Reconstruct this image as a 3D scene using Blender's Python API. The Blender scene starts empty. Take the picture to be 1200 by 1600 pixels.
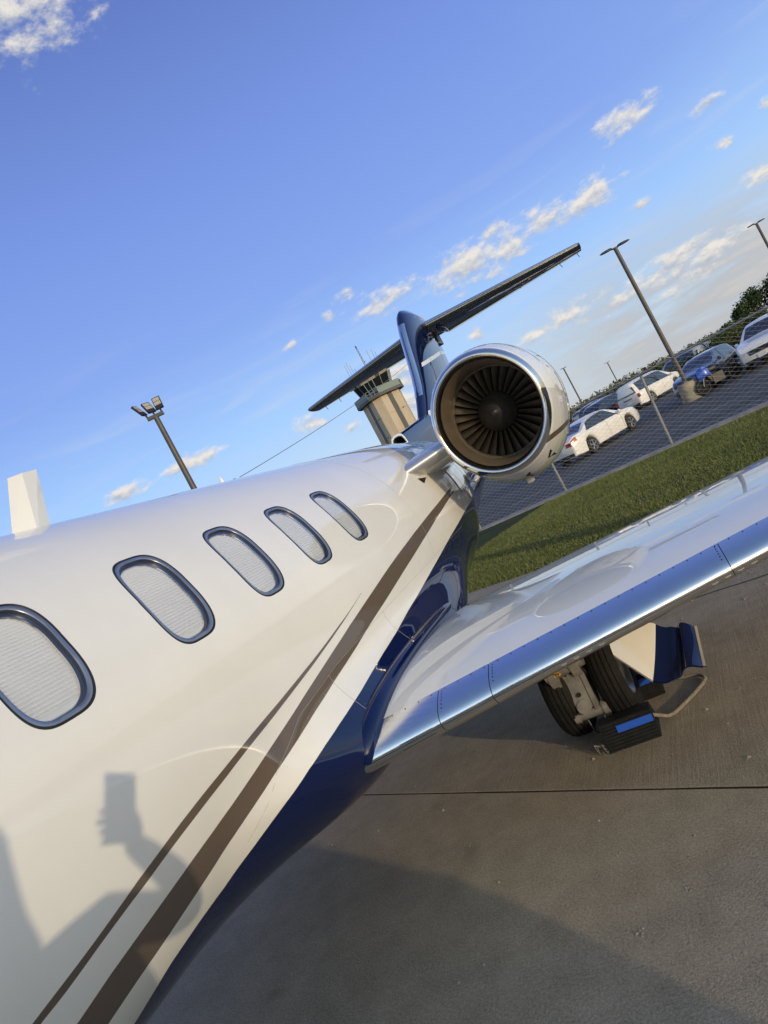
import bpy, bmesh, math, random
import numpy as np
from mathutils import Vector, Matrix, noise as mnoise
R = math.radians
PI = math.pi
random.seed(7)
rng = np.random.default_rng(7)
S = bpy.context.scene
COL = S.collection

# ---------------------------------------------------------------- camera
EYE = Vector((0, 0, 1.7))
RHO, TH, PT, FPX = R(28.0), R(20.0), R(-0.3), 1115.0
F0 = Vector((-math.sin(TH), math.cos(TH), 0)); RT = Vector((math.cos(TH), math.sin(TH), 0)); ZU = Vector((0, 0, 1))
FW = F0 * math.cos(PT) + ZU * math.sin(PT)
UP = ZU * math.cos(PT) - F0 * math.sin(PT)
cx = RT * math.cos(RHO) - UP * math.sin(RHO)          # camera right: the phone is held tilted by 28 degrees
cy = RT * math.sin(RHO) + UP * math.cos(RHO)
cam_d = bpy.data.cameras.new('camera')
cam = bpy.data.objects.new('camera', cam_d); COL.objects.link(cam)
M = Matrix((cx, cy, -FW)).transposed().to_4x4(); M.translation = EYE
cam.matrix_world = M
cam_d.sensor_fit = 'VERTICAL'; cam_d.sensor_height = 36.0; cam_d.lens = FPX / 1600 * 36
cam_d.clip_start = 0.02; cam_d.clip_end = 20000
S.camera = cam

# ---------------------------------------------------------------- light
SUN_DIR = Vector((-0.723, 0.675, -0.147)).normalized()   # direction the light travels
sl = bpy.data.lights.new('sun', 'SUN'); so = bpy.data.objects.new('sun', sl); COL.objects.link(so)
sl.energy = 2.0; sl.angle = R(0.55); sl.color = (1.0, 0.81, 0.53)
so.rotation_euler = SUN_DIR.to_track_quat('-Z', 'Y').to_euler()
SKY_STRENGTH = 0.15
S.view_settings.view_transform = 'Standard'; S.view_settings.look = 'None'
S.view_settings.exposure = 0.0; S.cycles.use_denoising = True; S.cycles.denoising_prefilter = 'ACCURATE'; S.cycles.denoising_input_passes = 'RGB_ALBEDO_NORMAL'; S.view_settings.gamma = 1.0; S.view_settings.use_curve_mapping = False

# ---------------------------------------------------------------- node helpers
class NT:
    def __init__(s, tree): s.t = tree; s.n = tree.nodes; s.l = tree.links
    def node(s, typ, **kw):
        n = s.n.new(typ)
        for k, v in kw.items(): setattr(n, k, v)
        return n
    def put(s, sock, v):
        if isinstance(v, bpy.types.NodeSocket): s.l.new(v, sock)
        elif v is not None: sock.default_value = v
    def math(s, op, a, b=None, c=None, clamp=False):
        n = s.node('ShaderNodeMath', operation=op); n.use_clamp = clamp
        s.put(n.inputs[0], a)
        if b is not None: s.put(n.inputs[1], b)
        if c is not None: s.put(n.inputs[2], c)
        return n.outputs[0]
    def vmath(s, op, a, b=None, out=0):
        n = s.node('ShaderNodeVectorMath', operation=op)
        s.put(n.inputs[0], a)
        if b is not None: s.put(n.inputs[1], b)
        return n.outputs[out]
    def sep(s, v):
        n = s.node('ShaderNodeSeparateXYZ'); s.put(n.inputs[0], v); return n.outputs
    def comb(s, x, y, z):
        n = s.node('ShaderNodeCombineXYZ')
        for i, v in enumerate((x, y, z)): s.put(n.inputs[i], v)
        return n.outputs[0]
    def noise(s, v, scale, detail=4, rough=0.5, dist=0.0, out='Fac'):
        n = s.node('ShaderNodeTexNoise'); s.put(n.inputs['Vector'], v)
        n.inputs['Scale'].default_value = scale; n.inputs['Detail'].default_value = detail
        n.inputs['Roughness'].default_value = rough; n.inputs['Distortion'].default_value = dist
        return n.outputs[out]
    def mix(s, f, a, b):
        n = s.node('ShaderNodeMix', data_type='RGBA'); s.put(n.inputs[0], f); s.put(n.inputs[6], a); s.put(n.inputs[7], b)
        return n.outputs[2]
    def fmix(s, f, a, b):
        n = s.node('ShaderNodeMix', data_type='FLOAT'); s.put(n.inputs[0], f); s.put(n.inputs[2], a); s.put(n.inputs[3], b)
        return n.outputs[0]
    def remap(s, v, a, b, c=0.0, d=1.0, smooth=False):
        n = s.node('ShaderNodeMapRange'); n.clamp = True
        if smooth: n.interpolation_type = 'SMOOTHSTEP'
        s.put(n.inputs[0], v)
        for i, x in zip((1, 2, 3, 4), (a, b, c, d)): s.put(n.inputs[i], x)
        return n.outputs[0]
    def bump(s, h, strength=0.3, dist=0.01):
        n = s.node('ShaderNodeBump'); s.put(n.inputs['Height'], h)
        n.inputs['Strength'].default_value = strength; n.inputs['Distance'].default_value = dist
        return n.outputs[0]

def c4(c): return (c[0], c[1], c[2], 1.0)

# ---------------------------------------------------------------- sky with clouds
W = bpy.data.worlds.new('World'); S.world = W; W.use_nodes = True
t = NT(W.node_tree); t.n.clear()
out = t.node('ShaderNodeOutputWorld'); bg = t.node('ShaderNodeBackground'); bg.inputs['Strength'].default_value = SKY_STRENGTH
t.l.new(bg.outputs[0], out.inputs[0])
sky = t.node('ShaderNodeTexSky', sky_type='NISHITA'); sky.sun_disc = False
sky.sun_elevation = R(8.45); sky.sun_rotation = math.atan2(-SUN_DIR.x, -SUN_DIR.y)
sky.altitude = 200; sky.air_density = 1.0; sky.dust_density = 0.6; sky.ozone_density = 2.0
tc = t.node('ShaderNodeTexCoord'); dv = tc.outputs['Generated']
x, y, z = t.sep(dv)
DEG = 180 / PI
az = t.math('MULTIPLY', t.math('ARCTAN2', x, y), DEG); el = t.math('MULTIPLY', t.math('ARCSINE', z), DEG)
P2 = t.comb(az, el, 0.0)
# warp the coordinates so that no cloud keeps its ellipse
wn = t.noise(dv, 14.0, 3, 0.6, out='Color')
wv = t.vmath('MULTIPLY', t.vmath('SUBTRACT', wn, (0.5, 0.5, 0.5)), (2.6, 1.1, 0.0))
P2 = t.vmath('ADD', P2, wv)
CLOUDS = [(-27.6, 40.8, 5.4, 2.6), (9.61, 15.98, 2.05, 0.73), (4.95, 12.75, 2.05, 0.91), (1.26, 13.09, 1.91, 1.02), (-1.69, 13.09, 2.92, 1.23),
 (-5.45, 13.3, 2.98, 1.45), (-12.1, 14.21, 2.64, 0.84), (-14.77, 16.16, 0.92, 0.49), (-16.57, 15.37, 0.61, 0.4), (-2.18, 14.68, 0.88, 0.47),
 (-31.61, 10.06, 2.82, 0.74), (-37.36, 10.25, 2.06, 0.58), (-7.48, 8.48, 0.55, 0.5), (-13.49, 8.6, 2.3, 1.11), (-14.11, 6.38, 1.28, 1.12),
 (-21.61, 8.63, 1.13, 0.61), (-19.41, 6.8, 0.72, 0.31), (7.7, 5.74, 3.18, 0.68), (-0.58, 6.13, 2.32, 0.77), (10.38, 5.15, 2.22, 0.62),
 (6.3, 4.99, 0.69, 0.37), (7.81, 4.04, 2.27, 0.41), (14.36, 7.71, 1.1, 0.59), (13.31, 10.82, 0.77, 0.38), (16.49, 11.4, 0.66, 0.36),
 (13.47, 13.34, 0.77, 0.29), (7.4, 10.38, 0.82, 0.31), (-20.6, 14.63, 0.46, 0.25), (-2.89, 6.29, 1.47, 0.49), (3.35, 5.26, 1.23, 0.47),
 (-6.77, 14.48, 0.8, 0.39), (-14.82, 5.05, 1.28, 0.71), (26, 9, 5, 1.2), (34, 13, 6, 1.5), (48, 8, 7, 1.4), (-52, 9, 5, 1.0), (-63, 13, 6, 1.4)]
Mx = None; Vx = None
for (a0, e0, ra, re) in CLOUDS:
    q = t.vmath('MULTIPLY', t.vmath('SUBTRACT', P2, (a0, e0, 0)), (1 / (ra * 1.42), 1 / (re * 1.6), 0))
    ln = t.vmath('LENGTH', q, out=1)
    m = t.math('SUBTRACT', 1.0, ln)
    v = t.sep(q)[1]
    if Mx is None: Mx, Vx = m, v
    else:
        Vx = t.fmix(t.math('GREATER_THAN', m, Mx), Vx, v); Mx = t.math('MAXIMUM', Mx, m)
dvs = t.vmath('MULTIPLY', dv, (1.0, 1.0, 1.9))
fb = t.noise(dvs, 30.0, 7, 0.62)
dens = t.math('ADD', Mx, t.math('MULTIPLY', t.math('SUBTRACT', fb, 0.5), 2.7))
alpha = t.remap(dens, 0.10, 0.95, 0, 0.95, True)
fb2 = t.noise(t.vmath('ADD', dvs, (0.004, -0.002, 0.012)), 30.0, 7, 0.62)
lit = t.math('ADD', t.math('MULTIPLY', t.math('SUBTRACT', fb, fb2), 3.0), t.remap(Vx, -0.9, 0.5, 0.1, 0.9))
lit = t.math('MULTIPLY', lit, 1.0, clamp=True)
K = 1.0 / SKY_STRENGTH
ccol = t.mix(lit, (0.44 * K, 0.49 * K, 0.58 * K, 1), (0.86 * K, 0.81 * K, 0.74 * K, 1))
# low grey stratus towards the right of the view
nst = t.noise(t.vmath('MULTIPLY', dv, (1.0, 1.0, 6.0)), 7.0, 6, 0.6)
st = t.math('MULTIPLY', t.remap(el, 11.5, 3.0, 0, 1, True), t.remap(az, -10.0, 5.0, 0.0, 1.0, True))
st = t.math('MULTIPLY', st, t.remap(nst, 0.34, 0.58, 0.22, 1.0, True))
st = t.math('MULTIPLY', st, 0.9)
stc = t.mix(t.remap(nst, 0.40, 0.68, 0, 1), (0.42 * K, 0.455 * K, 0.52 * K, 1), (0.60 * K, 0.58 * K, 0.55 * K, 1))
# thin high streaks
nci = t.noise(t.vmath('MULTIPLY', dv, (1.0, 1.0, 9.0)), 4.0, 5, 0.55, 0.6)
ci = t.math('MULTIPLY', t.remap(nci, 0.5, 0.75, 0, 0.30, True), t.remap(el, 24, 8, 0.0, 1.0, True))
rp = t.node('ShaderNodeValToRGB'); t.l.new(t.remap(el, 0.0, 60.0), rp.inputs[0])
def lin(c): return tuple((v / 255 / 12.92) if v <= 10 else ((v / 255 + 0.055) / 1.055) ** 2.4 for v in c)
stops = [(0.0, (196, 208, 218)), (4.0, (186, 212, 240)), (10.0, (160, 200, 254)), (18.0, (131, 164, 238)), (28.0, (118, 148, 228)), (42.0, (89, 114, 188)), (60.0, (75, 98, 172))]
e = rp.color_ramp.elements
while len(e) < len(stops): e.new(0.5)
for q, (pe, c_) in zip(e, stops): q.position = pe / 60.0; q.color = lin(c_) + (1,)
clear = t.vmath('MULTIPLY', rp.outputs[0], (K, K, K))
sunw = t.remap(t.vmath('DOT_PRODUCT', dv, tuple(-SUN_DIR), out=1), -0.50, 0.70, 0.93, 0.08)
skyc = t.mix(sunw, t.vmath('MULTIPLY', sky.outputs[0], (2.75, 2.4, 2.05)), clear)          # clear evening blue over a sky texture brightened and warmed to lift shadow fill
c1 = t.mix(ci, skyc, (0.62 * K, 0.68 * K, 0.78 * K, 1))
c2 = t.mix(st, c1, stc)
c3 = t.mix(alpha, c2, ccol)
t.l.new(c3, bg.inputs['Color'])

# ---------------------------------------------------------------- materials
MATS = {}
def mat(name, base=(0.5, 0.5, 0.5), rough=0.5, metal=0.0, coat=0.0, coat_rough=0.03, spec=0.5, fn=None, emit=None):
    if name in MATS: return MATS[name]
    m = bpy.data.materials.new(name); m.use_nodes = True
    nt = NT(m.node_tree); b = nt.n['Principled BSDF']
    b.inputs['Base Color'].default_value = c4(base); b.inputs['Roughness'].default_value = rough
    b.inputs['Metallic'].default_value = metal; b.inputs['Coat Weight'].default_value = coat
    b.inputs['Coat Roughness'].default_value = coat_rough; b.inputs['Specular IOR Level'].default_value = spec
    if fn: fn(nt, b)
    MATS[name] = m
    return m
def objco(nt): return nt.node('ShaderNodeTexCoord').outputs['Object']
def vary(base, amt=0.25, scale=3.0, detail=5, rough=None, bump=0.0, bscale=40.0):
    def fn(nt, b):
        o = objco(nt)
        n = nt.noise(o, scale, detail, 0.6)
        f = nt.remap(n, 0.3, 0.7)
        nt.l.new(nt.mix(f, c4([v * (1 - amt) for v in base]), c4([min(1, v * (1 + amt)) for v in base])), b.inputs['Base Color'])
        if rough: nt.l.new(nt.remap(nt.noise(o, scale * 2.3, 4, 0.6), 0.3, 0.7, rough[0], rough[1]), b.inputs['Roughness'])
        if bump: nt.l.new(nt.bump(nt.noise(o, bscale, 4, 0.6), bump, 0.01), b.inputs['Normal'])
    return fn
WHITE = (0.80, 0.790, 0.752); NAVY = (0.004, 0.011, 0.062); BROWN = (0.130, 0.100, 0.080)

def link(o, parent=None):
    COL.objects.link(o)
    if parent is not None: o.parent = parent
    return o
def abs_loc(o):
    v = Vector((0, 0, 0))
    while o is not None: v += o.location; o = o.parent
    return v
def mesh(name, V, Fc, m=None, parent=None, smooth=True, world=True, mi=None, auto=None):
    """one mesh object; V in world coordinates unless world=False (then local to the parent)"""
    me = bpy.data.meshes.new(name)
    V = np.asarray(V, dtype=float).reshape(-1, 3)
    if parent is not None and world: V = V - np.array(abs_loc(parent))
    me.from_pydata(V.tolist(), [], Fc)
    mats = m if isinstance(m, (list, tuple)) else [m]
    for q in mats:
        if q: me.materials.append(q)
    if mi is not None: me.polygons.foreach_set('material_index', mi)
    if smooth:
        me.polygons.foreach_set('use_smooth', [True] * len(me.polygons))
        if auto:
            me.set_sharp_from_angle(angle=R(auto))
    me.update()
    return link(bpy.data.objects.new(name, me), parent)
def empty(name, loc=(0, 0, 0), rz=0.0):
    o = bpy.data.objects.new(name, None); o.location = loc; o.rotation_euler = (0, 0, rz); o.empty_display_size = 0.1
    return link(o)
def tag(o, label=None, cat=None, group=None, kind=None):
    if label: o['label'] = label
    if cat: o['category'] = cat
    if group: o['group'] = group
    if kind: o['kind'] = kind
    return o
def copy_tree(o, parent=None):
    c = o.copy(); COL.objects.link(c)
    if parent is not None: c.parent = parent
    for ch in list(o.children): copy_tree(ch, c)
    return c

class MB:
    def __init__(s): s.V = []; s.F = []
    def add(s, V, Fc):
        b = len(s.V); s.V += [tuple(v) for v in V]; s.F += [tuple(b + i for i in f) for f in Fc]; return s
    def box(s, c, size, rot=None):
        hx, hy, hz = [q / 2 for q in size]
        P = [Vector((a * hx, b_ * hy, d * hz)) for a in (-1, 1) for b_ in (-1, 1) for d in (-1, 1)]
        if rot is not None: P = [rot @ p for p in P]
        P = [p + Vector(c) for p in P]
        return s.add(P, [(0, 1, 3, 2), (4, 6, 7, 5), (0, 4, 5, 1), (2, 3, 7, 6), (0, 2, 6, 4), (1, 5, 7, 3)])
    def tube(s, pts, r, n=8, cap=True):
        pts = [Vector(p) for p in pts]; rr = r if isinstance(r, (list, tuple)) else [r] * len(pts)
        V = []; Fc = []
        prev = None
        for i, p in enumerate(pts):
            d = (pts[min(i + 1, len(pts) - 1)] - pts[max(i - 1, 0)]).normalized()
            if prev is None:
                a = d.orthogonal().normalized()
            else:
                a = (prev - d * prev.dot(d)).normalized()
            prev = a; b_ = d.cross(a)
            for k in range(n):
                an = 2 * PI * k / n
                V.append(p + (a * math.cos(an) + b_ * math.sin(an)) * rr[i])
        for i in range(len(pts) - 1):
            for k in range(n):
                Fc.append((i * n + k, i * n + (k + 1) % n, (i + 1) * n + (k + 1) % n, (i + 1) * n + k))
        if cap:
            Fc.append(tuple(range(n))[::-1]); Fc.append(tuple((len(pts) - 1) * n + k for k in range(n)))
        return s.add(V, Fc)
    def lathe(s, prof, n=32, axis='z', c=(0, 0, 0), cap=True):
        V = []; Fc = []
        for (h, r) in prof:
            for k in range(n):
                a = 2 * PI * k / n; u, v = r * math.cos(a), r * math.sin(a)
                if axis == 'z': p = (u, v, h)
                elif axis == 'y': p = (v, h, u)
                else: p = (h, u, v)
                V.append((p[0] + c[0], p[1] + c[1], p[2] + c[2]))
        for i in range(len(prof) - 1):
            for k in range(n):
                Fc.append((i * n + k, i * n + (k + 1) % n, (i + 1) * n + (k + 1) % n, (i + 1) * n + k))
        if cap:
            Fc.append(tuple(range(n))[::-1]); Fc.append(tuple((len(prof) - 1) * n + k for k in range(n)))
        return s.add(V, Fc)
    def prism(s, poly, a, b):
        """poly: list of 3-D points, extruded from offset a to offset b (vectors)"""
        n = len(poly); a = Vector(a); b = Vector(b)
        V = [Vector(p) + a for p in poly] + [Vector(p) + b for p in poly]
        Fc = [tuple(range(n))[::-1], tuple(range(n, 2 * n))] + [(i, (i + 1) % n, n + (i + 1) % n, n + i) for i in range(n)]
        return s.add(V, Fc)
    def grid(s, rows, close=False):
        n = len(rows[0]); V = [p for r_ in rows for p in r_]; Fc = []
        for i in range(len(rows) - 1):
            for k in range(n if close else n - 1):
                Fc.append((i * n + k, i * n + (k + 1) % n, (i + 1) * n + (k + 1) % n, (i + 1) * n + k))
        return s.add(V, Fc)
    def build(s, name, m=None, parent=None, smooth=True, world=True, auto=35):
        return mesh(name, s.V, s.F, m, parent, smooth, world, auto=auto)
def fixn(o):
    bm = bmesh.new(); bm.from_mesh(o.data); bmesh.ops.recalc_face_normals(bm, faces=bm.faces); bm.to_mesh(o.data); bm.free(); return o
def lerp(a, b, f): return a + (b - a) * f
def sstep(a, b, x):
    q = min(1, max(0, (x - a) / (b - a))); return q * q * (3 - 2 * q)

# ================================================================ GROUND
JU = Vector((0.879, -0.477, 0)); JW = Vector((0.477, 0.879, 0))      # along / across the slab joints
FU = Vector((0.9285, -0.3714, 0)); FN = Vector((0.3714, 0.9285, 0))  # along / across the fence
S_F = 16.87                                                          # fence distance along FN
def ju(u, w, z=0.0): return JU * u + JW * w + Vector((0, 0, z))
def fu(a, s, z=0.0): return FU * a + FN * s + Vector((0, 0, z))
GROW, GEDGE = 4.9, 7.4
def fn_concrete(nt, b):
    p = nt.node('ShaderNodeNewGeometry').outputs['Position']
    rnd = nt.node('ShaderNodeObjectInfo').outputs['Random']
    big = nt.noise(p, 0.9, 5, 0.62); med = nt.noise(p, 7.0, 5, 0.6); fine = nt.math('ADD', nt.math('MULTIPLY', nt.noise(p, 210.0, 2, 0.7), 0.5), nt.math('MULTIPLY', nt.noise(p, 95.0, 2, 0.7), 0.5))
    rot = nt.node('ShaderNodeVectorRotate', rotation_type='Z_AXIS'); nt.l.new(p, rot.inputs['Vector']); rot.inputs['Angle'].default_value = R(4)
    br = nt.noise(nt.vmath('MULTIPLY', rot.outputs[0], (70.0, 1.6, 1.0)), 1.0, 4, 0.65)   # broom marks run across the slab
    far = nt.remap(nt.vmath('DOT_PRODUCT', p, tuple(JW), out=1), 2.40, 2.55)
    f = nt.math('ADD', nt.math('MULTIPLY', big, 0.20), nt.math('MULTIPLY', med, 0.14))
    f = nt.math('ADD', f, nt.math('MULTIPLY', fine, 0.70))
    f = nt.math('ADD', f, nt.math('MULTIPLY', nt.math('SUBTRACT', rnd, 0.5), 0.06))
    f = nt.math('ADD', f, nt.math('MULTIPLY', nt.math('MULTIPLY', nt.math('SUBTRACT', br, 0.5), far), 0.09))
    n = nt.node('ShaderNodeValToRGB'); nt.l.new(f, n.inputs[0])
    e = n.color_ramp.elements; e[0].position = 0.37; e[0].color = (0.185, 0.148, 0.100, 1); e[1].position = 0.67; e[1].color = (0.60, 0.50, 0.365, 1)
    spots = nt.remap(nt.noise(p, 2.7, 3, 0.5), 0.66, 0.74, 0, 0.25)                       # old oil and damp stains
    col = nt.mix(spots, n.outputs[0], (0.075, 0.068, 0.06, 1))
    nt.l.new(col, b.inputs['Base Color'])
    h = nt.math('ADD', nt.math('MULTIPLY', fine, 0.55), nt.math('ADD', nt.math('MULTIPLY', med, 0.25), nt.math('MULTIPLY', nt.math('MULTIPLY', br, far), 0.30)))
    nt.l.new(nt.bump(h, 0.9, 0.010), b.inputs['Normal'])
M_CONC = mat('apron_concrete', rough=0.92, spec=0.25, fn=fn_concrete)
M_SEAL = mat('joint_filler', (0.03, 0.028, 0.026), 0.9)
def fn_soil(nt, b):
    p = nt.node('ShaderNodeNewGeometry').outputs['Position']
    f = nt.noise(p, 1.4, 6, 0.6); g = nt.noise(p, 0.02, 4, 0.5)
    c1 = nt.mix(f, (0.030, 0.042, 0.014, 1), (0.062, 0.078, 0.028, 1))
    nt.l.new(nt.mix(nt.remap(g, 0.4, 0.6), c1, (0.07, 0.075, 0.035, 1)), b.inputs['Base Color'])
M_GND = mat('rough_grassland', rough=1.0, spec=0.1, fn=fn_soil)
def fn_lawn(nt, b):
    p = nt.node('ShaderNodeNewGeometry').outputs['Position']
    f = nt.noise(p, 2.2, 6, 0.65); g = nt.noise(p, 60.0, 3, 0.6)
    c1 = nt.mix(nt.remap(f, 0.3, 0.7), (0.030, 0.042, 0.012, 1), (0.070, 0.085, 0.026, 1))
    nt.l.new(nt.mix(nt.math('MULTIPLY', g, 0.5), c1, (0.085, 0.075, 0.045, 1)), b.inputs['Base Color'])
    nt.l.new(nt.bump(g, 0.8, 0.02), b.inputs['Normal'])
M_LAWN = mat('lawn_soil', rough=1.0, spec=0.1, fn=fn_lawn)
def fn_asph(nt, b):
    p = nt.node('ShaderNodeNewGeometry').outputs['Position']
    rot = nt.node('ShaderNodeVectorRotate', rotation_type='Z_AXIS'); nt.l.new(p, rot.inputs['Vector']); rot.inputs['Angle'].default_value = R(14)
    st = nt.noise(nt.vmath('MULTIPLY', rot.outputs[0], (0.05, 1.9, 1.0)), 1.0, 6, 0.72)   # worn tracks along the drive lane
    f = nt.noise(p, 0.5, 4, 0.6); fine = nt.noise(p, 60, 2, 0.7)
    k = nt.math('ADD', nt.math('MULTIPLY', st, 0.75), nt.math('ADD', nt.math('MULTIPLY', f, 0.15), nt.math('MULTIPLY', fine, 0.10)))
    nt.l.new(nt.mix(nt.remap(k, 0.40, 0.66), (0.030, 0.030, 0.033, 1), (0.125, 0.12, 0.118, 1)), b.inputs['Base Color'])
    nt.l.new(nt.bump(fine, 0.4, 0.01), b.inputs['Normal'])
M_ASPH = mat('asphalt', rough=0.85, spec=0.35, fn=fn_asph)
M_KERB = mat('kerb_concrete', rough=0.9, fn=vary((0.30, 0.285, 0.26), 0.35, 3.0, 6, None, 0.5, 60))
M_LINE = mat('road_paint', rough=0.8, fn=vary((0.30, 0.30, 0.295), 0.5, 2.0, 6))

def gz(s):
    if s < 16.9: return -0.32
    if s < 80: return -0.40
    return -0.40 - 7.6 * sstep(80, 420, s)
ss = [-4000, -800, -200, -60, -20, 0, 16.8, 17.0, 40, 79, 95, 120, 150, 190, 240, 300, 360, 420, 700, 1500, 3000, 6000]
aa = [-6000, -2500, -900, -300, -100, -30, 0, 30, 100, 300, 900, 2500, 6000]
b = MB(); b.grid([[fu(a, s, gz(s)) for a in aa] for s in ss])
tag(fixn(b.build('ground', M_GND, smooth=False)), 'rough grassland running out past the car park to the low horizon', 'ground', kind='structure')

b = MB(); b.box((0, 0, 0), (1, 1, 1))
P = [ju(-42, -45, -0.024), ju(42, -45, -0.024), ju(42, GEDGE, -0.024), ju(-42, GEDGE, -0.024)]
apron = mesh('apron', P, [(0, 1, 2, 3)], M_SEAL, smooth=False)
tag(apron, 'concrete aircraft apron laid in large slabs with dark joints', 'apron', kind='structure')
SW, SD, GAP, CH = 5.2, GROW, 0.013, 0.0025
def slab_mesh():
    hx, hy = SW / 2 - GAP / 2, SD / 2 - GAP / 2
    n = 24
    rows = []
    rr = random.Random(3)
    # slab top with a worn, slightly chipped arris
    def ring(ix, z, jit):
        pts = []
        for (x0, y0, x1, y1) in ((-hx, -hy, hx, -hy), (hx, -hy, hx, hy), (hx, hy, -hx, hy), (-hx, hy, -hx, -hy)):
            for k in range(n):
                f = k / n; x_ = lerp(x0, x1, f); y_ = lerp(y0, y1, f)
                j = ix + (rr.random() ** 3) * jit
                sx = 1 - j / hx; sy = 1 - j / hy
                pts.append((x_ * sx, y_ * sy, z))
        return pts
    rings = [ring(0, -0.25, 0), ring(0, -CH * 1.2, 0.002), ring(CH, 0, 0.006)]
    V = [p for r_ in rings for p in r_]; N = 4 * n; Fc = []
    for i in range(2):
        for k in range(N): Fc.append((i * N + k, i * N + (k + 1) % N, (i + 1) * N + (k + 1) % N, (i + 1) * N + k))
    Fc.append(tuple(range(2 * N, 3 * N)))
    return V, Fc
V, Fc = slab_mesh()
slab0 = None
U0, W0 = 0.35, 2.507
for i in range(-5, 6):
    for j in range(-6, 1):
        if slab0 is None:
            slab0 = mesh('concrete_slab', V, Fc, [M_CONC, M_SEAL], apron, smooth=False, world=False, mi=[1] * (4 * 24) + [0] * (4 * 24) + [0]); o = slab0
        else:
            o = slab0.copy(); COL.objects.link(o)
        cpos = ju(U0 + (i - 0.5) * SW, W0 + (j + 0.5) * SD)
        o.location = cpos; o.rotation_euler = (0, 0, math.atan2(JU.y, JU.x))

# lawn between apron and fence
rows = []
for k in range(9):
    f = k / 8
    row = []
    for a in np.linspace(-40, 34, 75):
        near = ju(0, GEDGE); base = fu(a, 0)
        # intersect the line of constant a with the apron edge
        s0 = (GEDGE - (FU * a).dot(JW)) / FN.dot(JW)
        s_ = lerp(s0, S_F + 0.02, f)
        row.append(fu(a, s_, lerp(-0.01, -0.20, f) + 0.012 * mnoise.noise(Vector((a * 0.8, s_ * 0.8, 0)))))
    rows.append(row)
b = MB(); b.grid(rows)
lawn = tag(fixn(b.build('lawn', M_LAWN)), 'mown grass strip between the apron and the fence', 'lawn', kind='structure')
def blades(n, amin, amax):
    a = rng.uniform(amin, amax, n)
    s0 = (GEDGE - a * FU.dot(JW)) / FN.dot(JW)
    f = rng.uniform(0.0, 0.965, n) - 0.02 * rng.random(n) ** 2
    s_ = s0 + (S_F - s0) * f
    px = FU.x * a + FN.x * s_; py = FU.y * a + FN.y * s_; pz = -0.01 - 0.19 * f - 0.01
    pn_ = 0.75 + 0.5 * np.sin(a * 1.7 + np.sin(s_ * 1.1)) * np.sin(s_ * 2.3 + a)
    h = rng.uniform(0.018, 0.060, n) * (0.7 + 0.35 * pn_) * (0.75 + 0.5 * rng.random(n)); w = rng.uniform(0.004, 0.008, n)
    th = rng.uniform(0, 2 * PI, n); lean = rng.uniform(0.1, 0.8, n) * h; ld = rng.uniform(0, 2 * PI, n)
    V = np.zeros((n, 3, 3))
    V[:, 0] = np.stack([px - np.cos(th) * w, py - np.sin(th) * w, pz], 1)
    V[:, 1] = np.stack([px + np.cos(th) * w, py + np.sin(th) * w, pz], 1)
    V[:, 2] = np.stack([px + np.cos(ld) * lean, py + np.sin(ld) * lean, pz + h], 1)
    return V.reshape(-1, 3)
def raw_tris(name, V, m, parent=None):
    n = len(V) // 3
    me = bpy.data.meshes.new(name)
    me.vertices.add(n * 3); me.vertices.foreach_set('co', V.astype(np.float32).ravel())
    me.loops.add(n * 3); me.loops.foreach_set('vertex_index', np.arange(n * 3, dtype=np.int32))
    me.polygons.add(n); me.polygons.foreach_set('loop_start', np.arange(0, n * 3, 3, dtype=np.int32))
    try: me.polygons.foreach_set('loop_total', np.full(n, 3, dtype=np.int32))
    except Exception: pass
    me.materials.append(m); me.update(calc_edges=True)
    return link(bpy.data.objects.new(name, me), parent)
def fn_blade(nt, b):
    g = nt.node('ShaderNodeNewGeometry'); p = g.outputs['Position']
    r_ = g.outputs['Random Per Island']
    f = nt.noise(p, 0.9, 4, 0.6)
    c1 = nt.mix(r_, (0.090, 0.125, 0.026, 1), (0.26, 0.275, 0.085, 1))
    c2 = nt.mix(nt.remap(f, 0.35, 0.65), c1, (0.125, 0.155, 0.032, 1))
    dry = nt.math('GREATER_THAN', r_, 0.90)
    pat = nt.math('MULTIPLY', nt.remap(nt.noise(p, 0.33, 5, 0.65), 0.50, 0.72), 0.55)
    c2 = nt.mix(pat, c2, (0.25, 0.225, 0.095, 1))
    nt.l.new(nt.mix(dry, c2, (0.30, 0.26, 0.13, 1)), b.inputs['Base Color'])
    b.inputs['Subsurface Weight'].default_value = 0.0
M_BLADE = mat('grass_blade', rough=0.6, spec=0.3, fn=fn_blade)
tag(raw_tris('grass', blades(330000, -9.5, 6.0), M_BLADE), 'short green grass blades of the mown strip', 'grass', kind='stuff')

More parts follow.
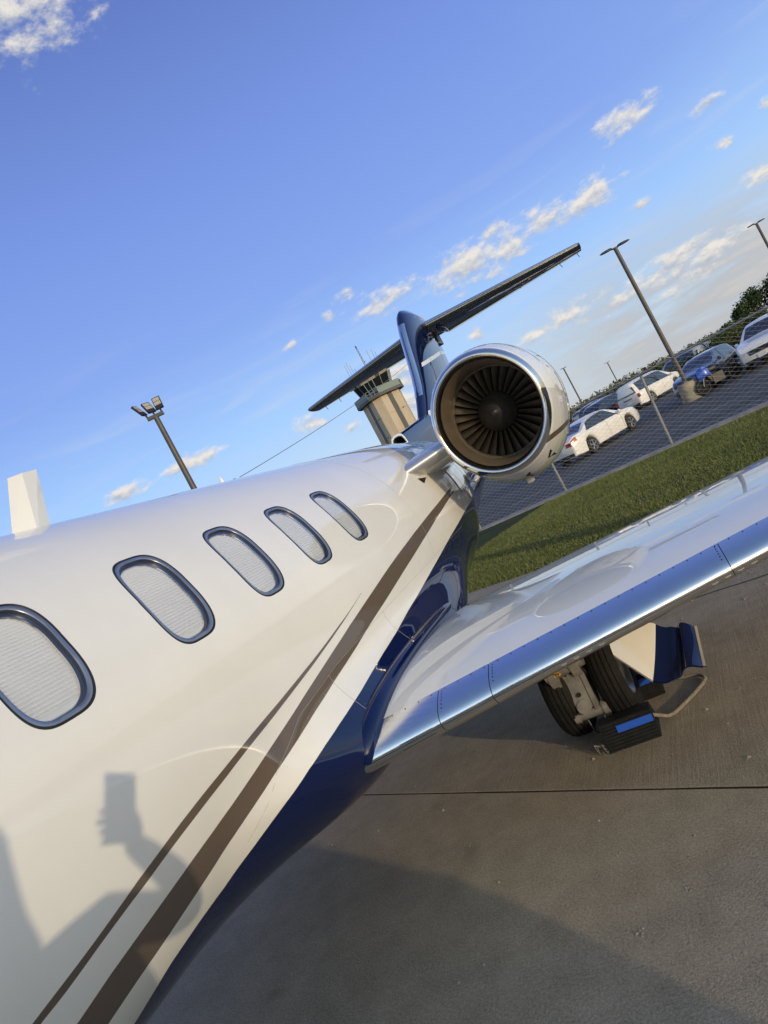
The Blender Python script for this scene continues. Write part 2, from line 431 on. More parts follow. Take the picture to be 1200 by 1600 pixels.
# car park
P = [fu(-90, S_F + 0.16, -0.35), fu(90, S_F + 0.16, -0.35), fu(90, 74, -0.35), fu(-90, 74, -0.35)]
tag(mesh('parking_lot', P, [(0, 1, 2, 3)], M_ASPH, smooth=False), 'worn dark asphalt car park behind the chain-link fence', 'car park', kind='structure')
b = MB()
kk = [fu(-45, 0)]
b.prism([fu(-45, S_F - 0.22, -0.6), fu(-45, S_F + 0.20, -0.6), fu(-45, S_F + 0.20, -0.165), fu(-45, S_F + 0.18, -0.145), fu(-45, S_F - 0.22, -0.145)], (0, 0, 0), FU * 85)
tag(fixn(b.build('kerb', M_KERB, smooth=False)), 'concrete kerb strip along the foot of the fence', 'kerb', kind='structure')
def line_marking(p, q, w, lab):
    p = Vector((p[0], p[1], 0)); q = Vector((q[0], q[1], 0)); d = (q - p).normalized(); n = Vector((-d.y, d.x, 0)) * w / 2
    P = [Vector(p) - n, Vector(q) - n, Vector(q) + n, Vector(p) + n]
    b = MB(); b.add([(v.x, v.y, -0.346) for v in P], [(0, 1, 2, 3)])
    o = b.build('lane_marking', M_LINE, smooth=False); tag(o, lab, 'lane marking', kind='structure')
line_marking((-6.5, 21.7), (7.5, 24.6), 0.08, 'thin worn white line across the near lane of the car park')
line_marking((-7, 24.1), (9, 29.0), 0.10, 'second worn white line farther into the car park')

b = MB()
rows = []
for k in range(60):
    f = k / 59; p = Vector((-1.3, 5.93, 0.002)).lerp(Vector((2.6, 4.95, 0.002)), f); w_ = 0.010 + 0.008 * abs(mnoise.noise(Vector((f * 17, 1, 0)))); j = 0.03 * mnoise.noise(Vector((f * 9, 5, 2)))
    rows.append([p + Vector((0.25, 0.97, 0)) * (j - w_), p + Vector((0.25, 0.97, 0)) * (j + w_)])
b.grid(rows); tag(b.build('crack_seal', mat('tar', (0.035, 0.032, 0.03), 0.7)), 'thin dark tar line across the apron beyond the wing', 'crack seal', kind='structure')
# pebbles and chips on the apron
CHIPS = [(-0.559, 2.471, 0.012), (-0.743, 2.327, 0.016), (-0.826, 2.796, 0.010), (-0.467, 2.525, 0.008), (-0.647, 2.108, 0.009), (-1.599, 3.214, 0.009), (0.12, 5.2, 0.02), (-0.15, 3.9, 0.012)]
V = []
for k in range(320):
    a_ = rng.uniform(-3.0, 1.6); w_ = rng.uniform(1.2, 6.5)
    c_ = Vector((a_, w_, 0)); r_ = 0.0025 + 0.009 * rng.random() ** 4
    q = [Vector((rng.normal(), rng.normal(), abs(rng.normal()))).normalized() * r_ * rng.uniform(0.6, 1.3) for _ in range(3)]
    top = c_ + Vector((0, 0, r_ * 0.9)); bs = [c_ + Vector((math.cos(x_) * r_ * rng.uniform(0.7, 1.6), math.sin(x_) * r_ * rng.uniform(0.7, 1.6), -0.001)) for x_ in (0, 1.3, 2.5, 3.8, 5.1)]
    for i in range(5): V += [top, bs[i], bs[(i + 1) % 5]]
for (gx_, gy_, r_) in CHIPS:
    for m_ in range(7):
        o_ = Vector((gx_ + rng.normal() * r_, gy_ + rng.normal() * r_, 0)); q = r_ * rng.uniform(0.25, 0.8)
        top = o_ + Vector((0, 0, q * 0.5)); bs = [o_ + Vector((math.cos(x_) * q * rng.uniform(0.6, 1.4), math.sin(x_) * q * rng.uniform(0.6, 1.4), -0.001)) for x_ in (0, 1.3, 2.5, 3.8, 5.1)]
        for i in range(5): V += [top, bs[i], bs[(i + 1) % 5]]
tag(raw_tris('gravel', np.array([tuple(v) for v in V]), mat('pebble', rough=0.9, fn=vary((0.26, 0.23, 0.19), 0.5, 30.0))), 'loose grit scattered over the concrete apron', 'gravel', kind='stuff')

# ---------------------------------------------------------------- chain-link fence
M_GALV = mat('galvanised_steel', (0.30, 0.30, 0.29), 0.5, 0.6, fn=vary((0.30, 0.30, 0.29), 0.25, 6.0))
M_WIRE = mat('fence_wire', (0.46, 0.44, 0.40), 0.6, 0.2)
fence = empty('chain_link_fence', fu(0, S_F, -0.17))
tag(fence, 'galvanised chain-link fence with a round top rail beside the car park', 'fence')
A0 = (Vector((0.588, 17.94, 0))).dot(FU)      # the post seen in the middle of the picture
FT = 1.64                                     # height of the top rail
first = None
for k in range(-5, 4):
    a = A0 + 2.98 * k
    if first is None:
        b = MB(); b.tube([(0, 0, -0.3), (0, 0, FT + 0.16)], 0.034, 10); b.lathe([(FT + 0.14, 0.039), (FT + 0.20, 0.036), (FT + 0.225, 0.02), (FT + 0.23, 0.002)], 10)
        first = b.build('post', M_GALV, fence, world=False); o = first
    else:
        o = first.copy(); COL.objects.link(o)
    o.location = FU * a
    if k == 0: o.rotation_euler = (0, R(3.0), 0); o['label'] = 'fence post leaning slightly'
b = MB(); b.tube([fu(A0 - 15.2, S_F - 0.035, FT), fu(A0 + 9.2, S_F - 0.035, FT)], 0.024, 8)
b.build('top_rail', M_GALV, fence)
b = MB(); PP = 0.105
nz = 37
zz = np.linspace(-0.13, FT + 0.055, nz)
for k in range(int(24.2 / PP)):
    a = A0 - 15.1 + k * PP
    pts = [fu(a + (PP / 2 if (j + k) % 2 else -PP / 2), S_F - 0.075 + (0.004 if j % 2 else -0.004), zz[j]) for j in range(nz)]
    pts[-1] = pts[-1] + Vector((0, 0, 0.01))
    b.tube(pts, 0.0037, 3, False)
o = b.build('wire_mesh', M_WIRE, fence, smooth=False); o['kind'] = 'stuff'

# ================================================================ BUSINESS JET
CLX, RF = -2.335, 0.85
jet = empty('business_jet', (CLX, 5.0, 0.0))
tag(jet, 'white and navy twin-engine business jet parked on the apron, brown pinstripes along its side', 'airplane')

def interp(tab):
    xs = [a for a, _ in tab]; vs = [b_ for _, b_ in tab]
    # monotone-ish cubic through the table
    n = len(xs); d = [(vs[i + 1] - vs[i]) / (xs[i + 1] - xs[i]) for i in range(n - 1)]
    mm = [d[0]] + [0 if d[i - 1] * d[i] <= 0 else 2 * d[i - 1] * d[i] / (d[i - 1] + d[i]) for i in range(1, n - 1)] + [d[-1]]
    def f(x):
        if x <= xs[0]: return vs[0]
        if x >= xs[-1]: return vs[-1]
        i = max(k for k in range(n - 1) if xs[k] <= x)
        h = xs[i + 1] - xs[i]; q = (x - xs[i]) / h
        return (vs[i] * (1 + 2 * q) * (1 - q) ** 2 + mm[i] * h * q * (1 - q) ** 2 + vs[i + 1] * q * q * (3 - 2 * q) - mm[i + 1] * h * q * q * (1 - q))
    return f
f_hw = interp([(-6.1, 0.02), (-5.9, 0.2), (-5.4, 0.36), (-4.6, 0.58), (-3.4, 0.78), (-2.2, 0.85), (0, 0.85), (5.6, 0.85), (6.3, 0.835), (7.2, 0.69), (8.0, 0.59), (9.5, 0.45), (11, 0.32), (12.5, 0.16), (13.4, 0.04)])
f_top = interp([(-6.1, 1.17), (-5.9, 1.28), (-5.4, 1.42), (-4.6, 1.62), (-4.1, 1.85), (-3.4, 2.14), (-2.2, 2.29), (0, 2.30), (5.4, 2.30), (6.5, 2.285), (8.0, 2.23), (9.5, 2.13), (11, 2.0), (13.4, 1.8)])
f_bot = interp([(-6.1, 1.13), (-5.9, 1.02), (-5.4, 0.88), (-4.6, 0.74), (-3.4, 0.63), (-2.2, 0.60), (0, 0.60), (5.4, 0.60), (6.5, 0.68), (8.0, 0.93), (9.5, 1.2), (11, 1.42), (13.4, 1.72)])
def bulge(y, ph):
    if y < 1.2 or y > 6.0: return 0.0
    w = sstep(1.70, 2.75, y) * (1 - sstep(3.9, 6.0, y))
    d = math.degrees(ph) + 33.0
    d2 = math.degrees(-PI - ph if ph < 0 else PI - ph) + 33.0
    g = 0
    for q in (d, d2):
        while q > 180: q -= 360
        while q < -180: q += 360
        sg = 8.5 if q > 0 else 26.0
        g = max(g, math.exp(-(q / sg) ** 2 * 0.9))
    return 0.285 * w * g
def SF(y, ph, off=0.0):
    zt, zb, hw = f_top(y), f_bot(y), f_hw(y)
    zc, rv = (zt + zb) / 2, (zt - zb) / 2
    bl = bulge(y, ph) + off
    return Vector((CLX + (hw + bl) * math.cos(ph), y, zc + (rv + bl) * math.sin(ph)))

# --- paint: boundaries as height over station, read in the shader from the object's own coordinates
def fn_paint(nt, b):
    p = nt.node('ShaderNodeNewGeometry').outputs['Position']
    px, py, pz = nt.sep(p)
    Y0, Y1, Z0, Z1 = 0.3, 9.0, 0.4, 2.4
    u = nt.remap(py, Y0, Y1)
    def curve(tab):
        n = nt.node('ShaderNodeFloatCurve'); c = n.mapping.curves[0]
        pts = [((y_ - Y0) / (Y1 - Y0), (z_ - Z0) / (Z1 - Z0)) for y_, z_ in tab]
        while len(c.points) < len(pts): c.points.new(0.5, 0.5)
        for q, (a_, b_) in zip(c.points, pts): q.location = (a_, b_); q.handle_type = 'VECTOR'
        n.mapping.update(); nt.l.new(u, n.inputs['Value'])
        return nt.math('MULTIPLY_ADD', n.outputs[0], Z1 - Z0, Z0)
    def above(c): return nt.remap(nt.math('SUBTRACT', pz, c), -0.0008, 0.0008)
    blue = curve([(0.3, 0.62), (1.341, 0.813), (1.478, 0.8574), (1.616, 0.8735), (1.753, 0.8832), (1.891, 0.9163), (2.029, 0.962), (2.166, 0.9961), (2.304, 1.0189), (2.441, 1.0345), (2.579, 1.0465), (2.716, 1.056), (2.854, 1.0663), (2.992, 1.0761), (3.129, 1.0851), (3.267, 1.093), (3.404, 1.1016), (3.542, 1.1137), (3.68, 1.1256), (3.817, 1.1364), (3.955, 1.1462), (4.092, 1.1577), (4.23, 1.17), (4.367, 1.1831), (4.505, 1.1971), (4.643, 1.2112), (4.78, 1.2269), (4.918, 1.2442), (5.055, 1.2613), (5.193, 1.2772), (5.33, 1.2922), (5.468, 1.3071), (5.606, 1.3227), (5.743, 1.3388), (5.881, 1.3525), (6.018, 1.365), (6.156, 1.3754), (6.294, 1.3846), (6.431, 1.3938), (7.2, 1.75), (8.2, 2.2), (9.0, 2.38)])
    s1t = curve([(0.3, 0.86), (1.098, 1.0068), (1.216, 1.0284), (1.334, 1.044), (1.452, 1.059), (1.57, 1.0748), (1.688, 1.0889), (1.806, 1.1057), (1.924, 1.1267), (2.042, 1.1477), (2.16, 1.1667), (2.278, 1.1845), (2.395, 1.2038), (2.513, 1.2214), (2.631, 1.2386), (2.749, 1.2564), (2.867, 1.2733), (2.985, 1.2919), (3.103, 1.3075), (3.221, 1.3243), (3.339, 1.3399), (3.457, 1.3559), (3.575, 1.372), (3.693, 1.3872), (3.811, 1.4014), (3.928, 1.4145), (4.046, 1.4269), (4.164, 1.4386), (4.282, 1.451), (4.4, 1.4636), (4.518, 1.4742), (4.636, 1.485), (4.754, 1.496), (4.872, 1.5066), (4.99, 1.5168), (5.108, 1.5262), (5.226, 1.5357), (5.344, 1.5459), (5.462, 1.5562), (6.6, 1.66), (9, 1.8)])
    s1b = curve([(0.3, 0.76), (1.206, 0.918), (1.324, 0.9368), (1.442, 0.9518), (1.56, 0.9705), (1.678, 0.9893), (1.797, 1.0157), (1.915, 1.0449), (2.033, 1.0721), (2.151, 1.0914), (2.269, 1.1097), (2.387, 1.1272), (2.505, 1.141), (2.623, 1.1555), (2.741, 1.1672), (2.86, 1.179), (2.978, 1.1922), (3.096, 1.2081), (3.214, 1.2236), (3.332, 1.2381), (3.45, 1.2516), (3.568, 1.2662), (3.686, 1.2824), (3.804, 1.2978), (3.922, 1.3138), (4.041, 1.329), (4.159, 1.3436), (4.277, 1.359), (4.395, 1.3743), (4.513, 1.3899), (4.631, 1.404), (4.749, 1.418), (4.867, 1.4339), (4.985, 1.4485), (5.104, 1.4619), (5.222, 1.4756), (5.34, 1.4893), (5.458, 1.5029), (5.576, 1.5165), (6.6, 1.62), (9, 1.8)])
    s2t = curve([(0.3, 1.0), (0.984, 1.1052), (1.046, 1.1134), (1.108, 1.1215), (1.169, 1.1305), (1.231, 1.1409), (1.293, 1.1521), (1.355, 1.1637), (1.417, 1.1726), (1.479, 1.1822), (1.541, 1.1915), (1.603, 1.199), (1.664, 1.2064), (1.726, 1.2126), (1.788, 1.2185), (1.85, 1.2247), (1.912, 1.2312), (1.974, 1.2373), (2.036, 1.243), (2.098, 1.2484), (2.159, 1.2528), (2.221, 1.2578), (2.283, 1.2637), (2.345, 1.2691), (2.407, 1.2751), (2.469, 1.2809), (2.531, 1.2863), (2.593, 1.293), (2.654, 1.2997), (2.716, 1.3066), (2.778, 1.3148), (2.84, 1.3227), (2.902, 1.3298), (2.964, 1.3371), (3.026, 1.3455), (3.088, 1.3547), (3.149, 1.364), (3.211, 1.374), (3.273, 1.3851), (9, 1.8)])
    s2b = curve([(0.3, 0.965), (1.004, 1.0886), (1.065, 1.0932), (1.127, 1.1025), (1.188, 1.1131), (1.249, 1.1223), (1.311, 1.1311), (1.372, 1.1383), (1.433, 1.1477), (1.495, 1.157), (1.556, 1.1646), (1.617, 1.1717), (1.679, 1.1793), (1.74, 1.1858), (1.801, 1.1924), (1.863, 1.2004), (1.924, 1.2075), (1.985, 1.2137), (2.047, 1.2195), (2.108, 1.2253), (2.169, 1.2316), (2.231, 1.2387), (2.292, 1.245), (2.353, 1.2519), (2.415, 1.2587), (2.476, 1.2654), (2.537, 1.2723), (2.599, 1.2802), (2.66, 1.2883), (2.721, 1.2962), (2.783, 1.3045), (2.844, 1.3134), (2.905, 1.3223), (2.967, 1.3316), (3.028, 1.3414), (3.089, 1.3515), (3.151, 1.3622), (3.212, 1.3725), (3.273, 1.3819), (9, 1.8)])
    st1 = nt.math('MULTIPLY', above(s1b), nt.math('SUBTRACT', 1.0, above(s1t)))
    st2 = nt.math('MULTIPLY', nt.math('MULTIPLY', above(s2b), nt.math('SUBTRACT', 1.0, above(s2t))), nt.math('LESS_THAN', py, 3.24))
    st = nt.math('MAXIMUM', st1, st2)
    white = above(blue)
    dust = nt.noise(p, 1.6, 6, 0.65)
    wcol = nt.mix(nt.remap(dust, 0.35, 0.75), c4((0.80, 0.790, 0.752)), c4((0.745, 0.735, 0.695)))
    c = nt.mix(white, c4(NAVY), wcol)
    c = nt.mix(nt.math('MULTIPLY', st, white), c, c4(BROWN))
    # fine panel joints and rivet heads
    def near(v, x0, w): return nt.math('LESS_THAN', nt.math('ABSOLUTE', nt.math('SUBTRACT', v, x0)), w)
    nt.l.new(c, b.inputs['Base Color'])
    h = nt.noise(p, 2.0, 1, 0.5)
    rr_ = nt.remap(nt.noise(p, 9.0, 5, 0.7), 0.35, 0.75, 0.4, 0.5)
    nt.l.new(rr_, b.inputs['Roughness'])
    bp = nt.bump(h, 0.04, 0.02)
    nt.l.new(bp, b.inputs['Coat Normal'])
M_FUS = mat('jet_paint', rough=0.45, coat=1.0, coat_rough=0.015, spec=0.0, fn=fn_paint)
def gloss(name, col, rough=0.25, amt=0.05):
    def fn(nt, b):
        p = nt.node('ShaderNodeNewGeometry').outputs['Position']
        d = nt.remap(nt.noise(p, 3.0, 6, 0.65), 0.35, 0.75)
        nt.l.new(nt.mix(d, c4(col), c4([v * (1 - amt) for v in col])), b.inputs['Base Color'])
        nt.l.new(nt.remap(nt.noise(p, 12.0, 4, 0.7), 0.35, 0.75, rough * 0.8, rough * 1.3), b.inputs['Roughness'])
        nt.l.new(nt.bump(nt.noise(p, 2.2, 1, 0.5), 0.03, 0.02), b.inputs['Coat Normal'])
    return mat(name, col, rough, coat=1.0, coat_rough=0.015, spec=0.0, fn=fn)
M_WHITE = gloss('gloss_white_paint', WHITE)
M_NAVY = gloss('gloss_navy_paint', NAVY)
M_BROWN = gloss('gloss_brown_paint', BROWN)
M_DGREY = gloss('tailplane_grey_paint', (0.10, 0.105, 0.115), 0.3)
def fn_alu(nt, b):
    p = nt.node('ShaderNodeNewGeometry').outputs['Position']
    n = nt.noise(nt.vmath('MULTIPLY', p, (3.0, 60.0, 60.0)), 1.0, 3, 0.6)
    nt.l.new(nt.remap(n, 0.3, 0.7, 0.14, 0.22), b.inputs['Roughness'])
    nt.l.new(nt.mix(nt.remap(nt.noise(p, 4.0, 5, 0.6), 0.3, 0.7), (0.84, 0.845, 0.86, 1), (0.91, 0.91, 0.92, 1)), b.inputs['Base Color'])
    nt.l.new(nt.bump(nt.noise(p, 3.0, 2, 0.5), 0.05, 0.02), b.inputs['Normal'])
M_ALU = mat('polished_aluminium', (0.7, 0.71, 0.73), 0.13, 1.0, fn=fn_alu)
M_CHROME = mat('polished_inlet_metal', (0.74, 0.72, 0.70), 0.06, 1.0, fn=vary((0.74, 0.72, 0.70), 0.06, 5.0, 4, (0.04, 0.10)))
M_DARK = mat('black_rubber', (0.012, 0.012, 0.013), 0.55)
M_BLACK = mat('black_gap', (0.004, 0.004, 0.005), 0.6)
M_TYRE = mat('tyre_rubber', (0.012, 0.0115, 0.011), 0.8, spec=0.2, fn=vary((0.012, 0.0115, 0.011), 0.35, 14.0, 5, (0.7, 0.95), 0.2, 120))
M_STEEL = mat('gear_steel', (0.36, 0.35, 0.33), 0.38, 0.85, fn=vary((0.36, 0.35, 0.33), 0.25, 22.0, 4, (0.28, 0.5)))
M_GREYP = mat('gear_grey_paint', (0.22, 0.205, 0.185), 0.45, 0.3, fn=vary((0.22, 0.205, 0.185), 0.3, 16.0, 4, (0.3, 0.55)))

# --- windows in the skin
WIN = [1.390, 2.002, 2.558, 3.102, 3.652]
WS, WHW, WHH, WN = 0.350, 0.141, 0.201, 3.3
def win_pt(yc, ang, inset=0.0):
    a, h = WHW - inset, WHH - inset
    n = lerp(WN, 2.7, min(1, inset / 0.06))
    c_, s_ = math.cos(ang), math.sin(ang)
    px = a * math.copysign(abs(c_) ** (2 / n), c_); ps = h * math.copysign(abs(s_) ** (2 / n), s_)
    px += 0.085 * ps + 0.012 * (ps / h) * (1 if ps > 0 else 0)
    return yc + px, (WS + ps) / RF
NPH = 256
dph = 2 * PI / NPH
PA, PB = 2, 29                              # rows of the grid that the window patches replace
ys = set()
for yc in WIN:
    for k in range(13): ys.add(round(yc - 0.185 + 0.37 * k / 12, 5))
edges = [-6.1, -6.0] + [w_ + d_ for w_ in WIN for d_ in (-0.185, 0.185)] + [13.4]
allys = sorted(ys)
pre = list(np.linspace(-6.1, -5.0, 12)) + list(np.linspace(-4.85, WIN[0] - 0.185, 64)[:-1])
post = list(np.linspace(WIN[-1] + 0.185, 13.4, 150)[1:])
mid = []
for i in range(len(allys)):
    mid.append(allys[i])
    if i + 1 < len(allys) and allys[i + 1] - allys[i] > 0.06:
        g = int((allys[i + 1] - allys[i]) / 0.05) + 1
        mid += [lerp(allys[i], allys[i + 1], k / g) for k in range(1, g)]
Y = [float(v) for v in pre + mid + post]
NY = len(Y)
V = []; Fc = []
for y_ in Y:
    for k in range(NPH): V.append(SF(y_, k * dph if k <= NPH // 2 else k * dph - 2 * PI))
def vid(i, k): return i * NPH + (k % NPH)
skip = set()
patches = []
for yc in WIN:
    i0 = min(range(NY), key=lambda i: abs(Y[i] - (yc - 0.185))); i1 = min(range(NY), key=lambda i: abs(Y[i] - (yc + 0.185)))
    for i in range(i0, i1):
        for k in range(PA, PB): skip.add((i, k))
    patches.append((yc, i0, i1))
for i in range(NY - 1):
    for k in range(NPH):
        if (i, k) in skip: continue
        Fc.append((vid(i, k), vid(i, k + 1), vid(i + 1, k + 1), vid(i + 1, k)))
Fc.append(tuple(vid(0, k) for k in range(NPH))[::-1]); Fc.append(tuple(vid(NY - 1, k) for k in range(NPH)))
WANG = {}
for yc, i0, i1 in patches:
    loop = [(i, PA) for i in range(i0, i1)] + [(i1, k) for k in range(PA, PB)] + [(i, PB) for i in range(i1, i0, -1)] + [(i0, k) for k in range(PB, PA, -1)]
    prm = [(Y[i], k * dph) for i, k in loop]
    angs = []
    for (yy, pp) in prm:
        angs.append(math.atan2((pp * RF - WS) / (WHH + 0.03), (yy - yc) / (WHW + 0.045)))
    prev = [vid(i, k) for i, k in loop]
    RG = 7
    for r_ in range(1, RG + 1):
        f = r_ / RG; f = 1 - (1 - f) ** 1.5
        cur = []
        for (yy, pp), an in zip(prm, angs):
            ty, tp = win_pt(yc, an)
            V.append(SF(lerp(yy, ty, f), lerp(pp, tp, f))); cur.append(len(V) - 1)
        n = len(cur)
        for q in range(n): Fc.append((prev[q], prev[(q + 1) % n], cur[(q + 1) % n], cur[q]))
        prev = cur
fus = fixn(mesh('fuselage', V, Fc, M_FUS, jet))

M_WFRM = mat('window_frame_metal', (0.30, 0.32, 0.37), 0.32, 0.8, fn=vary((0.30, 0.32, 0.37), 0.12, 9.0))
M_WREV = mat('window_reveal', (0.035, 0.042, 0.070), 0.35, 0.3)
def fn_glass(nt, b):
    tr = nt.node('ShaderNodeBsdfTransparent'); tr.inputs[0].default_value = (0.90, 0.92, 0.95, 1)
    gl = nt.node('ShaderNodeBsdfGlossy'); gl.inputs['Roughness'].default_value = 0.01
    lw = nt.node('ShaderNodeLayerWeight')
    mx = nt.node('ShaderNodeMixShader'); nt.l.new(nt.math('MULTIPLY_ADD', nt.math('POWER', lw.outputs['Facing'], 4.0), 0.85, 0.07, clamp=True), mx.inputs[0]); nt.l.new(tr.outputs[0], mx.inputs[1]); nt.l.new(gl.outputs[0], mx.inputs[2])
    o = [n for n in nt.n if n.type == 'OUTPUT_MATERIAL'][0]; nt.l.new(mx.outputs[0], o.inputs[0])
M_PANE = mat('window_acrylic', fn=fn_glass)
M_SHADE = mat('pleated_blind', (0.78, 0.775, 0.76), 0.75, fn=vary((0.78, 0.775, 0.76), 0.05, 4.0))
M_SILL = mat('blind_rail', (0.70, 0.69, 0.66), 0.4)
NW = 96
def wring(yc, inset, depth):
    pts = []
    for q in range(NW):
        a = 2 * PI * q / NW
        yy, ph = win_pt(yc, a, inset)
        pts.append(SF(yy, ph, -depth))
    return pts
for wi, yc in enumerate(WIN):
    b = MB()
    prof = [(-0.0005, 0.0), (0.005, -0.001), (0.0065, 0.002)]
    b.grid([wring(yc, i_, d_) for i_, d_ in prof], True); rows = None
    seal = b
    b = MB(); b.grid([wring(yc, i_, d_) for i_, d_ in ((0.0058, 0.004), (0.0068, 0.0008), (0.010, 0.0), (0.0185, 0.002), (0.0195, 0.004))], True)
    wn_ = fixn(b.build('window', M_WFRM, jet, auto=50))
    fixn(seal.build('window_seal', M_DARK, wn_))
    b = MB(); b.grid([wring(yc, i_, d_) for i_, d_ in ((0.0190, 0.004), (0.0205, 0.016), (0.0255, 0.022))], True)
    fixn(b.build('window_reveal', M_WREV, wn_, auto=50))
    b = MB(); b.grid([wring(yc, i_, d_) for i_, d_ in ((0.0250, 0.020), (0.0280, 0.0195), (0.0292, 0.023))], True)
    fixn(b.build('inner_trim', M_ALU, wn_))
    rg = wring(yc, 0.0205, 0.010)
    ctr = SF(yc, WS / RF, 0.0)
    b = MB()
    NR = 10
    rows = []
    for r_ in range(NR):
        f = 1 - r_ / NR
        row = []
        for q in range(NW):
            yy, ph = win_pt(yc, 2 * PI * q / NW, 0.0205)
            row.append(SF(lerp(yc, yy, f), lerp(WS / RF, ph, f), -0.010))
        rows.append(row)
    b.grid(rows, True); b.add(rows[-1] + [SF(yc, WS / RF, -0.010)], [(q, (q + 1) % NW, NW) for q in range(NW)])
    fixn(b.build('pane', M_PANE, wn_))
    # pleated blind behind the pane
    s0, s1 = WS - WHH + 0.050, WS + WHH - 0.01
    npl = 28
    rows = []
    for k in range(npl * 2 + 1):
        s_ = lerp(s0, s1, k / (npl * 2)); dd = 0.024 + (0.0 if k % 2 else 0.0062)
        rows.append([SF(yc + lerp(-WHW, WHW + 0.02, c_ / 6), s_ / RF, -dd) for c_ in range(7)])
    b = MB(); b.grid(rows); fixn(b.build('window_blind', M_SHADE, wn_, smooth=False))
    b = MB()
    rows = [[SF(yc + lerp(-WHW, WHW + 0.02, c_ / 6), s_ / RF, -dd) for c_ in range(7)] for s_, dd in ((s0 - 0.034, 0.031), (s0 - 0.030, 0.024), (s0 - 0.004, 0.024), (s0 + 0.002, 0.031))]
    b.grid(rows); fixn(b.build('blind_rail', M_SILL, wn_, smooth=False))
    b = MB()
    rows = [[SF(yc + lerp(-WHW, WHW + 0.03, c_ / 6), s_ / RF, -0.034) for c_ in range(7)] for s_ in (s0 - 0.08, s0 + 0.01)]
    b.grid(rows); fixn(b.build('inner_sill', M_SILL, wn_, smooth=False))

# --- wing
def w_le(x): return 2.45 + math.tan(R(16.5)) * (x + 1.4)
def w_te(x): return 4.80 + math.tan(R(3)) * (x + 1.281)
def w_z(x): return 0.845 + math.tan(R(1.2)) * (x + 1.35)
def naca(t_): return 5 * (0.2969 * math.sqrt(max(t_, 0)) - 0.126 * t_ - 0.3516 * t_ * t_ + 0.2843 * t_ ** 3 - 0.1036 * t_ ** 4)
def wing_pt(x, t_, side=1, off=0.0):
    c_ = w_te(x) - w_le(x); T = lerp(0.125, 0.10, (x + 1.45) / 6.3)
    zt = naca(t_) * T * c_
    z_ = w_z(x) + (zt + off if side > 0 else -zt * 0.75 - off)
    z_ += -0.012 * sstep(0.8, 1, t_) * c_
    return Vector((x, w_le(x) + t_ * c_, z_))
XS = [-1.6, -1.4, -1.1, -0.8, -0.4, 0, 0.4, 1, 2, 3, 4, 4.9]
PANEL = 0.145                                # chordwise width of the polished leading edge
def t_seam(x): return PANEL / (w_te(x) - w_le(x))
FLAP = 0.965
XF = [float(v) for v in np.linspace(-1.6, 4.9, 66)]
rows = []
for x in XF:
    ts = t_seam(x)
    up = [lerp(ts, FLAP, k / 24) for k in range(25)]
    lo = [lerp(FLAP, 0.035, (k / 24)) for k in range(25)]
    rows.append([wing_pt(x, q, 1) for q in up] + [wing_pt(x, q, -1) for q in lo])
b = MB(); b.grid(rows, True)
b.F.append(tuple(range(50))); b.F.append(tuple(range(50 * 65, 50 * 66))[::-1])
wing = fixn(b.build('wing', M_WHITE, jet, auto=40))
# trailing edge strip of bare metal
M_TE = mat('trailing_edge_metal', (0.36, 0.37, 0.38), 0.4, 0.5, fn=vary((0.36, 0.37, 0.38), 0.15, 6))
b = MB(); rows = []
for x in XF[2:]:
    rows.append([wing_pt(x, FLAP + 0.002, 1, -0.002), wing_pt(x, 1.0, 1, 0.003), wing_pt(x, 1.0, -1, 0.003), wing_pt(x, FLAP + 0.002, -1, -0.002)])
b.grid(rows, True); fixn(b.build('trailing_edge', M_TE, jet, smooth=False))
# polished leading edge in segments
segs = [-1.56, -1.125, -0.905, 0.075, 1.2, 2.4, 3.6, 4.88]
for a_, b__ in zip(segs[:-1], segs[1:]):
    g = 0.0016
    xs = np.linspace(a_ + g, b__ - g, max(4, int((b__ - a_) / 0.06)))
    rows = []
    for x in xs:
        x = float(x); ts = t_seam(x) - 0.0012; row = []
        for k in range(21): row.append(wing_pt(x, ts * ((1 - k / 20) ** 2), 1, 0.0012))
        for k in range(1, 13): row.append(wing_pt(x, 0.035 * ((k / 12) ** 2), -1, 0.0012))
        rows.append(row)
    b = MB(); b.grid(rows)
    n = len(rows[0])
    for ri in (0, len(rows) - 1):           # turned-in ends give the panel its thickness
        inner = [p - (p - Vector((p.x, w_le(p.x) + 0.08, w_z(p.x)))).normalized() * 0.006 for p in rows[ri]]
        base = len(b.V); b.V += [tuple(p) for p in inner]
        for k in range(n - 1): b.F.append((ri * n + k, ri * n + k + 1, base + k + 1, base + k))
    fixn(b.build('leading_edge_panel', M_ALU, wing, auto=60))
# dark backing strip seen in the joints
b = MB(); rows = []
for x in np.linspace(-1.56, 4.86, 60):
    x = float(x); ts = t_seam(x) + 0.002
    rows.append([wing_pt(x, ts * ((1 - k / 14) ** 2), 1, -0.003) for k in range(15)] + [wing_pt(x, 0.036 * ((k / 6) ** 2), -1, -0.003) for k in range(1, 7)])
b.grid(rows); fixn(b.build('leading_edge_spar', M_BLACK, wing))
